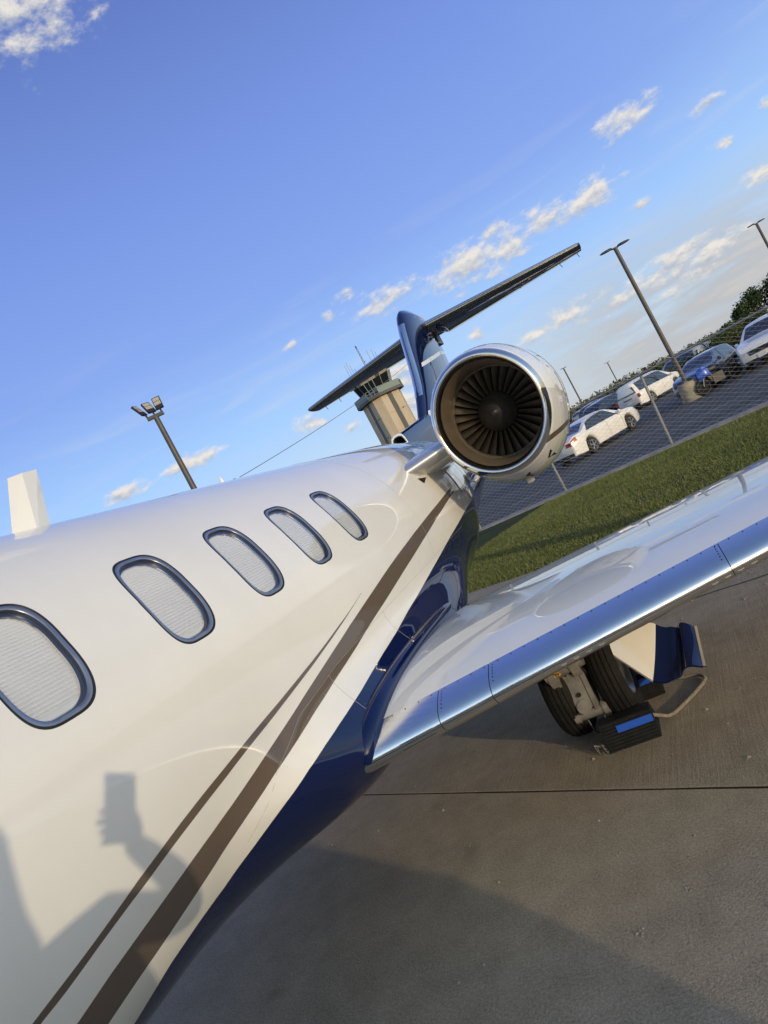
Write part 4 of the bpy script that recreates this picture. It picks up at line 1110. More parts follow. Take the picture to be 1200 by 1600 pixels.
def plate(b):
    b.box((GX - 0.012, GY - 0.175, 0.365), (0.075, 0.016, 0.20), Matrix.Rotation(R(-14), 3, 'X'))
    b.tube([(GX - 0.012, GY - 0.185, 0.275), (GX - 0.012, GY - 0.212, 0.283)], 0.034, 14)
gp('link_plate', plate, M_GREYP)
gp('link_hole', lambda b: b.tube([(GX - 0.012, GY - 0.176, 0.335), (GX - 0.012, GY - 0.1985, 0.340)], 0.011, 12), M_BLACK)
def upl(b):
    for sx, dz in ((-0.085, -0.05), (0.03, 0.0)):
        b.prism([(GX + sx, GY - 0.05, 0.78), (GX + sx, GY - 0.17, 0.74), (GX + sx, GY - 0.215, 0.50 + dz), (GX + sx, GY - 0.18, 0.42 + dz), (GX + sx, GY - 0.10, 0.46 + dz)], (-0.022, 0, 0), (0.022, 0, 0))
    b.tube([(GX - 0.12, GY - 0.165, 0.465), (GX + 0.075, GY - 0.165, 0.49)], 0.034, 14)
    b.tube([(GX - 0.12, GY - 0.165, 0.465), (GX - 0.09, GY - 0.165, 0.469)], 0.044, 14)
    b.box((GX + 0.02, GY - 0.16, 0.62), (0.12, 0.10, 0.16), Matrix.Rotation(R(12), 3, 'X'))
gp('drag_brace', upl, M_GREYP)
def hoses(b):
    for k, (x0, x1) in enumerate(((-0.045, -0.03), (-0.02, 0.0), (0.055, 0.06))):
        pts = catmull([Vector((GX + x0, GY - 0.12, 0.80)), Vector((GX + x0 + 0.01, GY - 0.19, 0.62)), Vector((GX + x1 - 0.02, GY - 0.195, 0.50)), Vector((GX + x1, GY - 0.15, 0.42)), Vector((GX + x1 + 0.02 * (k - 1), GY - 0.1, 0.33))], 6)
        b.tube(pts, 0.0075, 7)
    pts = catmull([Vector((GX - 0.03, GY - 0.19, 0.21)), Vector((GX - 0.015, GY - 0.205, 0.15)), Vector((GX + 0.03, GY - 0.20, 0.145)), Vector((GX + 0.055, GY - 0.18, 0.22))], 6)
    b.tube(pts, 0.005, 7)
gp('brake_hose', hoses, M_DARK)
def ties(b):
    for (dx, dz) in ((-0.055, 0.475), (0.022, 0.53)):
        for q in range(3):
            a = R(-50 + 50 * q); b.box((GX + dx + 0.008 * (q - 1), GY - 0.212, dz), (0.022, 0.007, 0.010), Matrix.Rotation(a, 3, 'Y'))
gp('marker_tie', ties, mat('yellow_tie', (0.62, 0.36, 0.06), 0.5), False)
for sx in (-1, 1):
    gp('brake_pack', lambda b: b.tube([(GX + sx * 0.07, GY, 0.283), (GX + sx * 0.115, GY, 0.283)], 0.115, 24), mat('brake_steel', (0.10, 0.095, 0.09), 0.5, 0.6))
for k in range(-1, 2):
    gp('brake_piston', lambda b: b.box((GX + 0.085, GY - 0.12, 0.30 + 0.05 * k), (0.03, 0.05, 0.032)), MATS['brake_steel'], False)
gp('retract_rod', lambda b: (b.tube([(GX + 0.12, GY - 0.10, 0.82), (GX + 0.125, GY - 0.145, 0.585)], 0.014, 10), b.tube([(GX + 0.105, GY - 0.145, 0.58), (GX + 0.145, GY - 0.145, 0.58)], 0.022, 12)), M_GREYP)

for o in gear.children:           # the link assembly sits ahead of the axle, slightly inboard
    if o.name.split('.')[0] in ('trailing_link', 'link_plate', 'link_hole', 'drag_brace', 'brake_hose', 'marker_tie', 'retract_rod'):
        o.location = (-0.030, -0.035, -0.045); o.scale = (1.15, 1.15, 1.15)

# --- gear door: cream skin above, navy towards the free end, a shallow wave pressed into it
def door_pt(u, v, off=0.0):
    # u from the hinge under the wing (0) to the free end (1); v from front edge (0) to rear edge (1)
    A, B = Vector((-0.735, 3.95, 0.55)), Vector((-0.252, 3.95, 0.155))
    Cc, D = Vector((-0.60, 4.30, 0.47)), Vector((-0.214, 4.30, 0.255))
    lowA = Vector((-0.520, 3.95, 0.180))
    if u < 0.52: f_ = A.lerp(lowA, u / 0.52)
    else:
        f_ = lowA.lerp(B, (u - 0.52) / 0.48); q = (u - 0.52) / 0.48; f_.z += -0.028 * math.sin(2 * PI * q) * (1 if q < 0.5 else 0.9)
    r_ = Cc.lerp(D, u); q = max(0, (u - 0.50) / 0.5); r_.z += -0.022 * math.sin(2 * PI * q)
    p = f_.lerp(r_, v)
    p += Vector((-0.25, 0, -0.9)) * (0.022 * math.sin(PI * v))
    if u > 0.5: p += Vector((0, -0.35, 0.9)) * (-0.030 * math.exp(-((u - 0.78) / 0.05) ** 2))
    return p + Vector((0.35, -0.45, 0.82)).normalized() * off
UB = 0.525
for nm, ua, ub, m in (('gear_door', 0.0, UB, gloss('cream_paint', (0.72, 0.69, 0.62))), ('gear_door_tip', UB, 1.0, M_NAVY)):
    b = MB(); rows = []
    n = 30
    for i in range(n + 1):
        u = lerp(ua, ub, i / n)
        rows.append([door_pt(u, k / 12, 0) for k in range(13)] + [door_pt(u, 1 - k / 12, -0.014) for k in range(13)])
    b.grid(rows, True); b.F.append(tuple(range(26))); b.F.append(tuple(range(n * 26, (n + 1) * 26)))
    dd = fixn(b.build(nm, m, jet if nm == 'gear_door' else GDOOR, auto=50))
    if nm == 'gear_door': GDOOR = dd
b = MB(); b.grid([[door_pt(1.0, k / 12, 0.002) + Vector((0.002, 0, 0)), door_pt(1.0, k / 12, 0.002) + Vector((0.016, 0, -0.004)), door_pt(1.0, k / 12, -0.016) + Vector((0.016, 0, 0)), door_pt(1.0, k / 12, -0.016) + Vector((0.002, 0, 0))] for k in range(13)], True)
fixn(b.build('door_edge_seal', mat('door_seal', (0.42, 0.38, 0.31), 0.6), GDOOR, smooth=False))

# ================================================================ WHEEL CHOCKS
M_CHOCK = mat('chock_rubber', (0.010, 0.010, 0.0105), 0.75, spec=0.25, fn=vary((0.010, 0.010, 0.0105), 0.5, 18.0, 5, (0.55, 0.85), 0.3, 90))
M_BLUE = mat('blue_tape', (0.010, 0.085, 0.52), 0.45)
M_ROPE = mat('rope', (0.27, 0.235, 0.185), 0.9, fn=vary((0.27, 0.235, 0.185), 0.3, 60.0, 4, None, 0.8, 260))
def chock(loc, rz, L, flip, lab):
    r_ = empty('wheel_chock', loc, rz)
    tag(r_, lab, 'wheel chock', 'rubber wheel chocks at the main wheel')
    Hc, Bc, Tc = 0.135, 0.215, 0.085
    # section (y across, z up), ribbed on both slopes
    sec = []
    n = 9
    for side in (-1, 1):
        pts = []
        for k in range(n):
            f0, f1, f2, f3 = k / n, (k + 0.62) / n, (k + 0.70) / n, (k + 0.94) / n
            for f, dep in ((f0, 0), (f1, 0), (f2, 0.009), (f3, 0.009)):
                y_ = lerp(Bc / 2, Tc / 2, f) - dep * 0.9; z_ = lerp(0, Hc, f) - dep * 0.4 * (f > 0.01)
                pts.append((side * y_, z_))
        pts.append((side * Tc / 2, Hc))
        sec.append(pts)
    poly = sec[1] + sec[0][::-1]
    b = MB(); b.prism([(-L / 2, y_, z_) for y_, z_ in poly], (0, 0, 0), (L, 0, 0))
    fixn(b.build('block', M_CHOCK, r_, smooth=False, world=False))
    b = MB()
    f0, f1 = 0.56, 0.80
    q = [Vector((0, -lerp(Bc / 2, Tc / 2, f) - 0.0025, lerp(0, Hc, f) + 0.001)) for f in (f0, f1)]
    b.prism([(-L * 0.20, q[0].y, q[0].z), (L / 2 - 0.004, q[0].y, q[0].z), (L / 2 - 0.004, q[1].y, q[1].z), (-L * 0.20, q[1].y, q[1].z)], (0, 0, 0), (0, 0.006, -0.003))
    fixn(b.build('tape_strip', M_BLUE, r_, smooth=False, world=False))
    return r_
ch1 = chock((-0.715, 3.775, 0), R(1), 0.285, 1, 'ribbed black rubber chock with a blue strip in front of the main tyre')
ch2 = chock((-0.655, 4.268, 0), R(3), 0.270, 1, 'ribbed black rubber chock with a blue strip behind the main tyre, half hidden')
b = MB()
pts = catmull([Vector(p) for p in ((-0.585, 3.765, 0.085), (-0.548, 3.775, 0.060), (-0.50, 3.82, 0.022), (-0.42, 3.92, 0.014), (-0.335, 4.03, 0.014), (-0.285, 4.12, 0.015), (-0.295, 4.19, 0.015), (-0.345, 4.235, 0.016), (-0.42, 4.255, 0.022), (-0.48, 4.29, 0.045), (-0.535, 4.335, 0.075))], 8)
b.tube(pts, 0.0100, 10)
tag(fixn(b.build('rope', M_ROPE)), 'tan rope looping over the concrete between the two chocks', 'rope')
b = MB()
for k in range(7):
    a = k * 0.9; b.tube([Vector((-0.873, 3.725, 0.02)), Vector((-0.873 - 0.05 * math.cos(a * 0.4), 3.725 + 0.03 * math.sin(a), 0.012 + 0.03 * abs(math.cos(a)))), Vector((-0.885 - 0.03 * math.cos(a), 3.70 - 0.04 * math.sin(a * 0.7), 0.006))], [0.008, 0.006, 0.002], 6)
tag(b.build('rope_tail', M_ROPE), 'frayed pale rope end lying beside the front chock', 'rope')

# ================================================================ CARS
M_CGLASS = mat('car_glass', (0.018, 0.024, 0.032), 0.04, coat=0.6, spec=0.8)
M_RIM = mat('alloy_rim', (0.55, 0.55, 0.56), 0.3, 0.8)
M_CTYRE = mat('car_tyre', (0.016, 0.016, 0.016), 0.8)
M_TAIL = mat('tail_lamp_red', (0.42, 0.012, 0.018), 0.15, coat=0.8)
M_HEAD = mat('head_lamp', (0.55, 0.57, 0.60), 0.12, 0.3, coat=0.8)
M_PLATE = mat('number_plate', (0.62, 0.63, 0.64), 0.5)
M_TRIM = mat('car_trim_black', (0.012, 0.012, 0.013), 0.5)
M_CHR = mat('car_chrome', (0.65, 0.65, 0.66), 0.12, 1.0)
def carpaint(nm, col): return mat('car_paint_' + nm, col, 0.35, coat=1.0, coat_rough=0.03, fn=vary(col, 0.05, 2.0))
P_WHITE = carpaint('white', (0.78, 0.76, 0.72)); P_NAVY = carpaint('navy', (0.012, 0.018, 0.045)); P_BLACK = carpaint('black', (0.012, 0.012, 0.014)); P_SILV = carpaint('silver', (0.36, 0.37, 0.39)); P_RED = carpaint('red', (0.22, 0.02, 0.02))
CARS = {
 # x stations: profile of roof / belt line, half widths; lengths in metres, x forward from the middle
 'sedan': dict(L=4.85, W=0.92, wb=2.88, wr=0.33, belt=[(-2.42, 0.90), (-2.2, 0.98), (-1.0, 0.96), (0.8, 0.94), (1.6, 0.90), (2.25, 0.78), (2.42, 0.66)],
   roof=[(-2.42, 0.92), (-2.2, 1.03), (-1.75, 1.06), (-1.0, 1.36), (-0.4, 1.46), (0.1, 1.47), (0.5, 1.40), (1.22, 1.02), (1.7, 0.96), (2.25, 0.83), (2.42, 0.68)], cab=(-1.62, 1.20), side=(-1.45, 0.92), zb=0.20),
 'van': dict(L=5.10, W=0.98, wb=3.03, wr=0.345, belt=[(-2.55, 1.02), (-2.3, 1.05), (0.5, 1.00), (1.5, 0.98), (2.3, 0.86), (2.55, 0.70)],
   roof=[(-2.55, 1.52), (-2.48, 1.68), (-2.2, 1.76), (-1.0, 1.80), (0.2, 1.78), (0.7, 1.68), (1.55, 1.14), (2.0, 1.05), (2.4, 0.90), (2.55, 0.72)], cab=(-2.5, 1.5), side=(-2.30, 1.20), zb=0.22),
 'crossover': dict(L=4.70, W=0.94, wb=2.75, wr=0.36, belt=[(-2.35, 1.02), (-2.1, 1.08), (0.4, 1.05), (1.3, 1.02), (2.05, 0.94), (2.35, 0.78)],
   roof=[(-2.35, 1.10), (-2.15, 1.42), (-1.8, 1.62), (-0.9, 1.70), (0.0, 1.68), (0.4, 1.58), (1.1, 1.16), (1.5, 1.09), (2.1, 1.00), (2.35, 0.80)], cab=(-2.2, 1.1), side=(-1.95, 0.85), zb=0.24),
 'hatch': dict(L=4.35, W=0.90, wb=2.62, wr=0.325, belt=[(-2.17, 0.92), (-2.0, 0.98), (0.4, 0.95), (1.3, 0.92), (1.95, 0.80), (2.17, 0.66)],
   roof=[(-2.17, 1.0), (-1.95, 1.26), (-1.6, 1.42), (-0.8, 1.49), (0.0, 1.47), (0.35, 1.38), (1.10, 1.03), (1.5, 0.97), (2.0, 0.86), (2.17, 0.68)], cab=(-2.0, 1.08), side=(-1.8, 0.85), zb=0.20),
}
class CarShape:
    def __init__(s, k):
        s.d = CARS[k]; s.fb = interp(s.d['belt']); s.fr = interp(s.d['roof']); s.k = k
    def plan(s, x):
        h = s.d['L'] / 2; q = abs(x) / h
        return s.d['W'] * (1 - 0.20 * max(0, (q - 0.70) / 0.30) ** 2.2)
    def bottom(s, x):
        z_ = s.d['zb'] + 0.05 * sstep(s.d['L'] / 2 - 0.5, s.d['L'] / 2, abs(x))
        for xw in (-s.d['wb'] / 2, s.d['wb'] / 2):
            ra = s.d['wr'] + 0.055; dx = x - xw
            if abs(dx) < ra: z_ = max(z_, s.d['wr'] + math.sqrt(ra * ra - dx * dx))
        return z_
    def section(s, x):
        w = s.plan(x); zb = s.bottom(x); zt = max(s.fr(x), s.fb(x) + 0.015); zl = s.fb(x)
        hgt = zt - zl; tum = min(0.26, hgt * 0.42)
        wl = w * 0.985
        pts = [(w * 0.90, zb), (w * 0.965, zb + 0.035), (w * 0.998, lerp(zb, zl, 0.30)), (w, lerp(zb, zl, 0.58)), (w * 0.992, lerp(zb, zl, 0.80)), (wl - 0.012, zl - 0.02), (wl - 0.035, zl)]
        w1 = wl - 0.035 - tum
        pts += [(lerp(wl - 0.035, w1, 0.33), lerp(zl, zt, 0.30)), (lerp(wl - 0.035, w1, 0.68), lerp(zl, zt, 0.62)), (w1, lerp(zl, zt, 0.87)), (w1 - 0.07, lerp(zl, zt, 0.955)), (w1 * 0.62, zt), (0.0, zt + 0.018)]
        return pts
    def pt(s, x, v, off=0.0, side=1):
        # v runs 0 (sill) .. 12 (roof middle)
        p = s.section(x); i = min(11, int(v)); f = v - i
        y_, z_ = lerp(p[i][0], p[i + 1][0], f), lerp(p[i][1], p[i + 1][1], f)
        dy, dz = p[i + 1][1] - p[i][1], -(p[i + 1][0] - p[i][0]); l = math.hypot(dy, dz) or 1
        return Vector((x, side * (y_ + off * dy / l), z_ + off * dz / l))
def build_car(kind, paint, loc, rz, label, group=None, plate=True):
    cs = CarShape(kind); d = cs.d; h = d['L'] / 2
    r_ = empty('parked_car', loc, rz); tag(r_, label, 'car', group)
    xs = sorted(set([round(v, 3) for v in list(np.linspace(-h, -h + 0.3, 6)) + list(np.linspace(-h + 0.36, h - 0.36, 74)) + list(np.linspace(h - 0.3, h, 6))]))
    rows = []
    for x in xs:
        p = cs.section(x); rows.append([Vector((x, y_, z_)) for y_, z_ in p] + [Vector((x, -y_, z_)) for y_, z_ in p[::-1][1:]])
    b = MB(); b.grid(rows, True); n = len(rows[0])
    for ri, sg in ((0, -1), (len(rows) - 1, 1)):          # rounded ends
        mid = [Vector((p.x + sg * 0.035, p.y * 0.93, lerp(p.z, 0.62, 0.05))) for p in rows[ri]]
        base = len(b.V); b.V += [tuple(p) for p in mid]
        for k in range(n): b.F.append((ri * n + k, ri * n + (k + 1) % n, base + (k + 1) % n, base + k))
        b.F.append(tuple(range(base, base + n)))
    fixn(b.build('body', paint, r_, world=False, auto=42))
    def patch(name, f, nx, nv, m, par=r_):
        b = MB(); b.grid([[f(i / nx, k / nv) for k in range(nv + 1)] for i in range(nx + 1)]); return fixn(b.build(name, m, par, world=False))
    s0, s1 = d['side']
    for sd in (1, -1):
        def fs(u, v, sd=sd):
            vv = lerp(6.12, 9.35, v)
            lo0, hi0 = s0, s1; e0 = 0.30 if kind != 'van' else 0.06
            x = lerp(lerp(lo0, lo0 + e0 * 1.15, v), lerp(hi0, hi0 - 0.62 - (0.05 if kind != 'van' else 0.0), v), u)
            return cs.pt(x, vv, 0.004, sd)
        patch('side_window', fs, 26, 6, M_CGLASS)
        xp = -0.12 if kind != 'van' else -0.05
        for q in ([xp] if kind != 'van' else [xp, -1.35]):
            b = MB(); b.grid([[cs.pt(q + o_ - 0.10 * k / 5, lerp(6.1, 9.4, k / 5), 0.008, sd) for k in range(6)] for o_ in (-0.03, 0.03)]); fixn(b.build('window_pillar', M_TRIM, r_, world=False))
    xa, xb = [(q[0]) for q in d['roof'] if q[0] > 0][-4:-2] if False else (d['cab'][1] - 0.70, d['cab'][1] - 0.02)
    patch('windscreen', lambda u, v: cs.pt(lerp(xa, xb, u), lerp(10.35, 13.65, v) if lerp(10.35, 13.65, v) <= 12 else 24 - lerp(10.35, 13.65, v), 0.005, 1 if lerp(10.35, 13.65, v) <= 12 else -1), 10, 16, M_CGLASS)
    ra = {'sedan': (-1.66, -1.02), 'van': None, 'crossover': (-2.26, -1.92), 'hatch': (-2.10, -1.68)}[kind]
    if ra:
        patch('rear_window', lambda u, v: cs.pt(lerp(ra[0], ra[1], u), lerp(10.4, 13.6, v) if lerp(10.4, 13.6, v) <= 12 else 24 - lerp(10.4, 13.6, v), 0.005, 1 if lerp(10.4, 13.6, v) <= 12 else -1), 8, 16, M_CGLASS)
    else:
        b = MB(); b.add([(-h - 0.041, 0.74, 1.06), (-h - 0.041, -0.74, 1.06), (-h - 0.012, -0.66, 1.50), (-h - 0.012, 0.66, 1.50)], [(0, 1, 2, 3)]); fixn(b.build('rear_window', M_CGLASS, r_, smooth=False, world=False))
        b = MB(); b.box((-h - 0.045, 0, 0.86), (0.03, 0.62, 0.05)); b.build('tailgate_trim', M_TRIM, r_, smooth=False, world=False)
    # lamps
    for sd in (1, -1):
        if kind == 'van':
            b = MB(); b.prism([(-h - 0.045, sd * 0.90, 0.98), (-h - 0.045, sd * 0.76, 0.98), (-h - 0.045, sd * 0.76, 0.78), (-h - 0.045, sd * 0.92, 0.74)], (0, 0, 0), (0.09, 0, 0)); fixn(b.build('tail_lamp', M_TAIL, r_, smooth=False, world=False))
            b = MB(); b.box((-h - 0.05, sd * 0.62, 0.42), (0.02, 0.20, 0.05)); b.build('reflector', M_TAIL, r_, smooth=False, world=False)
        else:
            zt = cs.fb(-h)
            patch('tail_lamp', lambda u, v, sd=sd: cs.pt(lerp(-h, -h + 0.26, u), lerp(3.9, 5.5, v), 0.006, sd), 6, 4, M_TAIL)
            zl = zt - 0.02
            b = MB(); b.prism([(-h - 0.048, sd * 0.70, zl - 0.02), (-h - 0.048, sd * 0.42, zl - 0.03), (-h - 0.048, sd * 0.44, zl - 0.17), (-h - 0.048, sd * 0.70, zl - 0.19)], (0, 0, 0), (0.05, 0, 0)); fixn(b.build('tail_lamp', M_TAIL, r_, smooth=False, world=False))
        patch('head_lamp', lambda u, v, sd=sd: cs.pt(lerp(h - 0.40, h - 0.005, u), lerp(lerp(4.6, 3.7, u), 5.6, v), 0.006, sd), 8, 4, M_HEAD)
        zf = cs.fb(h)
        b = MB(); b.prism([(h + 0.048, sd * 0.70, zf + 0.0), (h + 0.048, sd * 0.50, zf - 0.02), (h + 0.048, sd * 0.54, zf - 0.12), (h + 0.048, sd * 0.72, zf - 0.13)], (0, 0, 0), (-0.05, 0, 0)); fixn(b.build('head_lamp', M_HEAD, r_, smooth=False, world=False))
        # mirror
        xm = d['cab'][1] - 0.32; zm = cs.fb(xm) + 0.07; ym = cs.plan(xm)
        b = MB(); b.lathe([(-0.075, 0.02), (-0.06, 0.075), (0.0, 0.09), (0.06, 0.06), (0.08, 0.01)], 12, 'x', (xm, sd * (ym + 0.09), zm)); b.tube([(xm, sd * (ym - 0.05), zm - 0.05), (xm, sd * (ym + 0.06), zm - 0.02)], 0.022, 6)
        fixn(b.build('mirror', paint, r_, world=False))
        # door joints and handles
        for xd in ([-0.10, 0.95] if kind != 'van' else [0.02, 1.1]):
            b = MB(); b.tube([cs.pt(xd, lerp(1.2, 6.0, k / 8), 0.001, sd) for k in range(9)], 0.005, 4); b.build('door_joint', M_TRIM, r_, world=False)
        for xd in (0.02, -0.98):
            b = MB(); p = cs.pt(xd, 4.6, 0.016, sd); b.box(p, (0.18, 0.02, 0.025)); b.build('door_handle', paint, r_, smooth=False, world=False)
    # grille, bumper openings, plates
    zf = cs.fb(h)
    b = MB(); b.prism([(h + 0.040, 0.46, zf - 0.02), (h + 0.040, -0.46, zf - 0.02), (h + 0.040, -0.40, zf - 0.20), (h + 0.040, 0.40, zf - 0.20)], (0, 0, 0), (0.012, 0, 0)); fixn(b.build('grille', M_TRIM, r_, smooth=False, world=False))
    b = MB()
    b.tube([(h + 0.055, 0.44, zf - 0.03), (h + 0.055, 0.30, zf - 0.19), (h + 0.055, -0.30, zf - 0.19), (h + 0.055, -0.44, zf - 0.03)], 0.014, 6); b.build('grille_surround', M_CHR, r_, world=False)
    b = MB(); b.prism([(h + 0.040, 0.72, 0.40), (h + 0.040, -0.72, 0.40), (h + 0.040, -0.60, 0.29), (h + 0.040, 0.60, 0.29)], (0, 0, 0), (0.01, 0, 0)); fixn(b.build('bumper_opening', M_TRIM, r_, smooth=False, world=False))
    b = MB(); b.box((-h - 0.045, 0, 0.34), (0.02, 1.30, 0.14)); b.build('rear_bumper_trim', M_TRIM, r_, smooth=False, world=False)
    if plate:
        b = MB(); b.box((-h - 0.050, 0, 0.74 if kind == 'sedan' else 0.62), (0.012, 0.32, 0.16)); b.build('number_plate', M_PLATE, r_, smooth=False, world=False)
        b = MB(); b.box((h + 0.052, 0, 0.45), (0.012, 0.32, 0.15)); b.build('number_plate', M_PLATE, r_, smooth=False, world=False)
    # wheels
    for xw in (-d['wb'] / 2, d['wb'] / 2):
        for sd in (1, -1):
            w_ = empty('wheel', (xw, sd * (d['W'] - 0.115), d['wr'])); w_.parent = r_
            if sd < 0: w_.rotation_euler = (0, 0, PI)
            R_ = d['wr']
            b = MB(); b.lathe([(-0.11, R_ * 0.70), (-0.11, R_ * 0.93), (-0.085, R_), (0.085, R_), (0.11, R_ * 0.93), (0.112, R_ * 0.70), (0.09, R_ * 0.66)], 28, 'y', cap=False); fixn(b.build('tyre', M_CTYRE, w_, world=False))
            b = MB(); b.lathe([(0.105, R_ * 0.70), (0.112, R_ * 0.66), (0.085, R_ * 0.62), (0.03, R_ * 0.60), (0.03, 0.01)], 28, 'y', cap=False)
            fixn(b.build('wheel_barrel', M_TRIM, w_, world=False))
            b = MB()
            b.lathe([(0.09, R_ * 0.69), (0.116, R_ * 0.68), (0.116, R_ * 0.635), (0.09, R_ * 0.62)], 28, 'y', cap=False)
            for k in range(5):
                for dd_ in (-0.13, 0.13):
                    a = 2 * PI * k / 5 + dd_; a2 = 2 * PI * k / 5
                    b.tube([(math.sin(a2) * 0.03, 0.10, math.cos(a2) * 0.03), (math.sin(a) * R_ * 0.65, 0.108, math.cos(a) * R_ * 0.65)], 0.018, 5)
            b.tube([(0, 0.06, 0), (0, 0.115, 0)], 0.05, 12)
            fixn(b.build('rim', M_RIM, w_, world=False))
    # dark floor under the body so that no light shows through
    b = MB(); b.box((0, 0, d['zb'] + 0.10), (d['L'] - 0.3, d['W'] * 1.5, 0.10)); b.build('floor_pan', M_TRIM, r_, smooth=False, world=False)
    return r_
LZ = -0.35
HD = math.atan2(2.31, 1.63)
row_group = 'cars parked behind the fence'
build_car('sedan', P_WHITE, (-1.52, 31.80, LZ), HD, 'white saloon with red tail lamps nearest the fence, half behind the engine', row_group)
van0 = build_car('van', P_WHITE, (1.95, 48.75, LZ - 0.02), HD, 'white minivan seen from its tailgate, beyond the white saloon', row_group)
build_car('crossover', P_NAVY, (-0.55, 49.6, LZ - 0.02), HD, 'dark navy crossover parked on the tailgate side of the white minivan', row_group)
build_car('hatch', P_NAVY, (3.75, 34.6, LZ), HD + PI + R(8), 'dark hatchback facing the fence beside the lamp post with a concrete foot', row_group)
suv0 = build_car('crossover', P_WHITE, (6.25, 33.35, LZ), math.atan2(-0.93, -0.37), 'white crossover with a black grille facing the fence at the picture edge', row_group)
far = [('crossover', P_BLACK, -1.75, 70, 'black crossover far out in the car park under the hills'), ('sedan', P_WHITE, 0.9, 72, 'white saloon far out in the car park, behind the navy crossover'),
       ('hatch', P_SILV, -3.4, 82, 'small silver hatchback far off between hedge and engine'), ('van', P_SILV, 5.7, 68, 'silver minivan behind the hedge, above the dark hatchback'),
       ('sedan', P_BLACK, 8.2, 74, 'black saloon standing beyond the hedge, behind the white crossover')]
for kd, pm, x, y_, lb in far:
    build_car(kd, pm, (x, y_, -0.40), HD + R(random.uniform(-8, 8)) + (PI / 2 if kd == 'van' else 0), lb, row_group)

# motorcycle between the lamp post and the white crossover
mc = empty('motorcycle', (3.72, 31.75, LZ), R(200))
tag(mc, 'dark motorcycle with a bright blue fairing on its stand', 'motorcycle')
M_MBLUE = mat('motorcycle_blue', (0.008, 0.075, 0.46), 0.3, coat=1.0)
def mp(name, f, m, smooth=True): b = MB(); f(b); return fixn(b.build(name, m, mc, smooth=smooth, world=False))
for xw in (-0.70, 0.72):
    mp('wheel', lambda b: (b.lathe([(-0.06, 0.24), (-0.065, 0.29), (-0.03, 0.31), (0.03, 0.31), (0.065, 0.29), (0.06, 0.24)], 28, 'y', (xw, 0, 0.31), cap=False), b.lathe([(-0.02, 0.25), (-0.02, 0.02)], 20, 'y', (xw, 0, 0.31)), b.lathe([(0.02, 0.25), (0.02, 0.02)], 20, 'y', (xw, 0, 0.31))), M_CTYRE)
mp('fairing', lambda b: b.grid([[Vector((x, y_ * w_, z_ + zo)) for y_, zo in ((-1, -0.20), (-1.1, 0.0), (-0.8, 0.14), (0, 0.20), (0.8, 0.14), (1.1, 0.0), (1, -0.20))] for x, w_, z_ in ((0.78, 0.05, 0.74), (0.68, 0.14, 0.80), (0.52, 0.20, 0.88), (0.38, 0.19, 0.84), (0.28, 0.15, 0.78))]), M_MBLUE)
mp('fuel_tank', lambda b: b.lathe([(-0.12, 0.03), (-0.08, 0.13), (0.08, 0.17), (0.24, 0.14), (0.32, 0.03)], 14, 'x', (0.02, 0, 0.82)), M_TRIM)
mp('seat', lambda b: b.grid([[Vector((x, y_ * w_, z_ - abs(y_) * 0.06)) for y_ in (-1, -0.6, 0, 0.6, 1)] for x, w_, z_ in ((0.0, 0.10, 0.82), (-0.25, 0.15, 0.78), (-0.45, 0.14, 0.80), (-0.75, 0.08, 0.90))]), M_TRIM)
mp('engine_block', lambda b: (b.box((0.05, 0, 0.42), (0.48, 0.32, 0.36)), b.box((0.30, 0, 0.55), (0.2, 0.26, 0.24), Matrix.Rotation(R(25), 3, 'Y'))), M_TRIM, False)
mp('fork', lambda b: [b.tube([(0.72, s_ * 0.09, 0.31), (0.50, s_ * 0.09, 0.92)], 0.026, 8) for s_ in (-1, 1)], M_STEEL)
mp('handlebar', lambda b: b.tube([(0.38, -0.36, 0.98), (0.46, -0.12, 0.96), (0.46, 0.12, 0.96), (0.38, 0.36, 0.98)], 0.016, 6), M_TRIM)
mp('screen', lambda b: b.grid([[Vector((0.66, y_, 0.94 - abs(y_) * 0.3)) for y_ in (-0.14, 0, 0.14)], [Vector((0.50, y_, 1.13 - abs(y_) * 0.4)) for y_ in (-0.12, 0, 0.12)]]), M_CGLASS)
mp('exhaust', lambda b: b.tube([(0.3, -0.16, 0.3), (-0.1, -0.18, 0.26), (-0.7, -0.20, 0.46)], [0.03, 0.04, 0.055], 10), M_TRIM)
mp('stand', lambda b: b.tube([(-0.05, 0.12, 0.28), (-0.12, 0.34, 0.0)], 0.014, 6), M_TRIM)
mp('tail_fairing', lambda b: b.prism([(-0.55, 0.09, 0.76), (-0.95, 0.04, 0.92), (-0.98, 0.04, 0.86), (-0.6, 0.1, 0.62)], (0, 0, 0), (0, -0.16, 0)), M_TRIM, False)

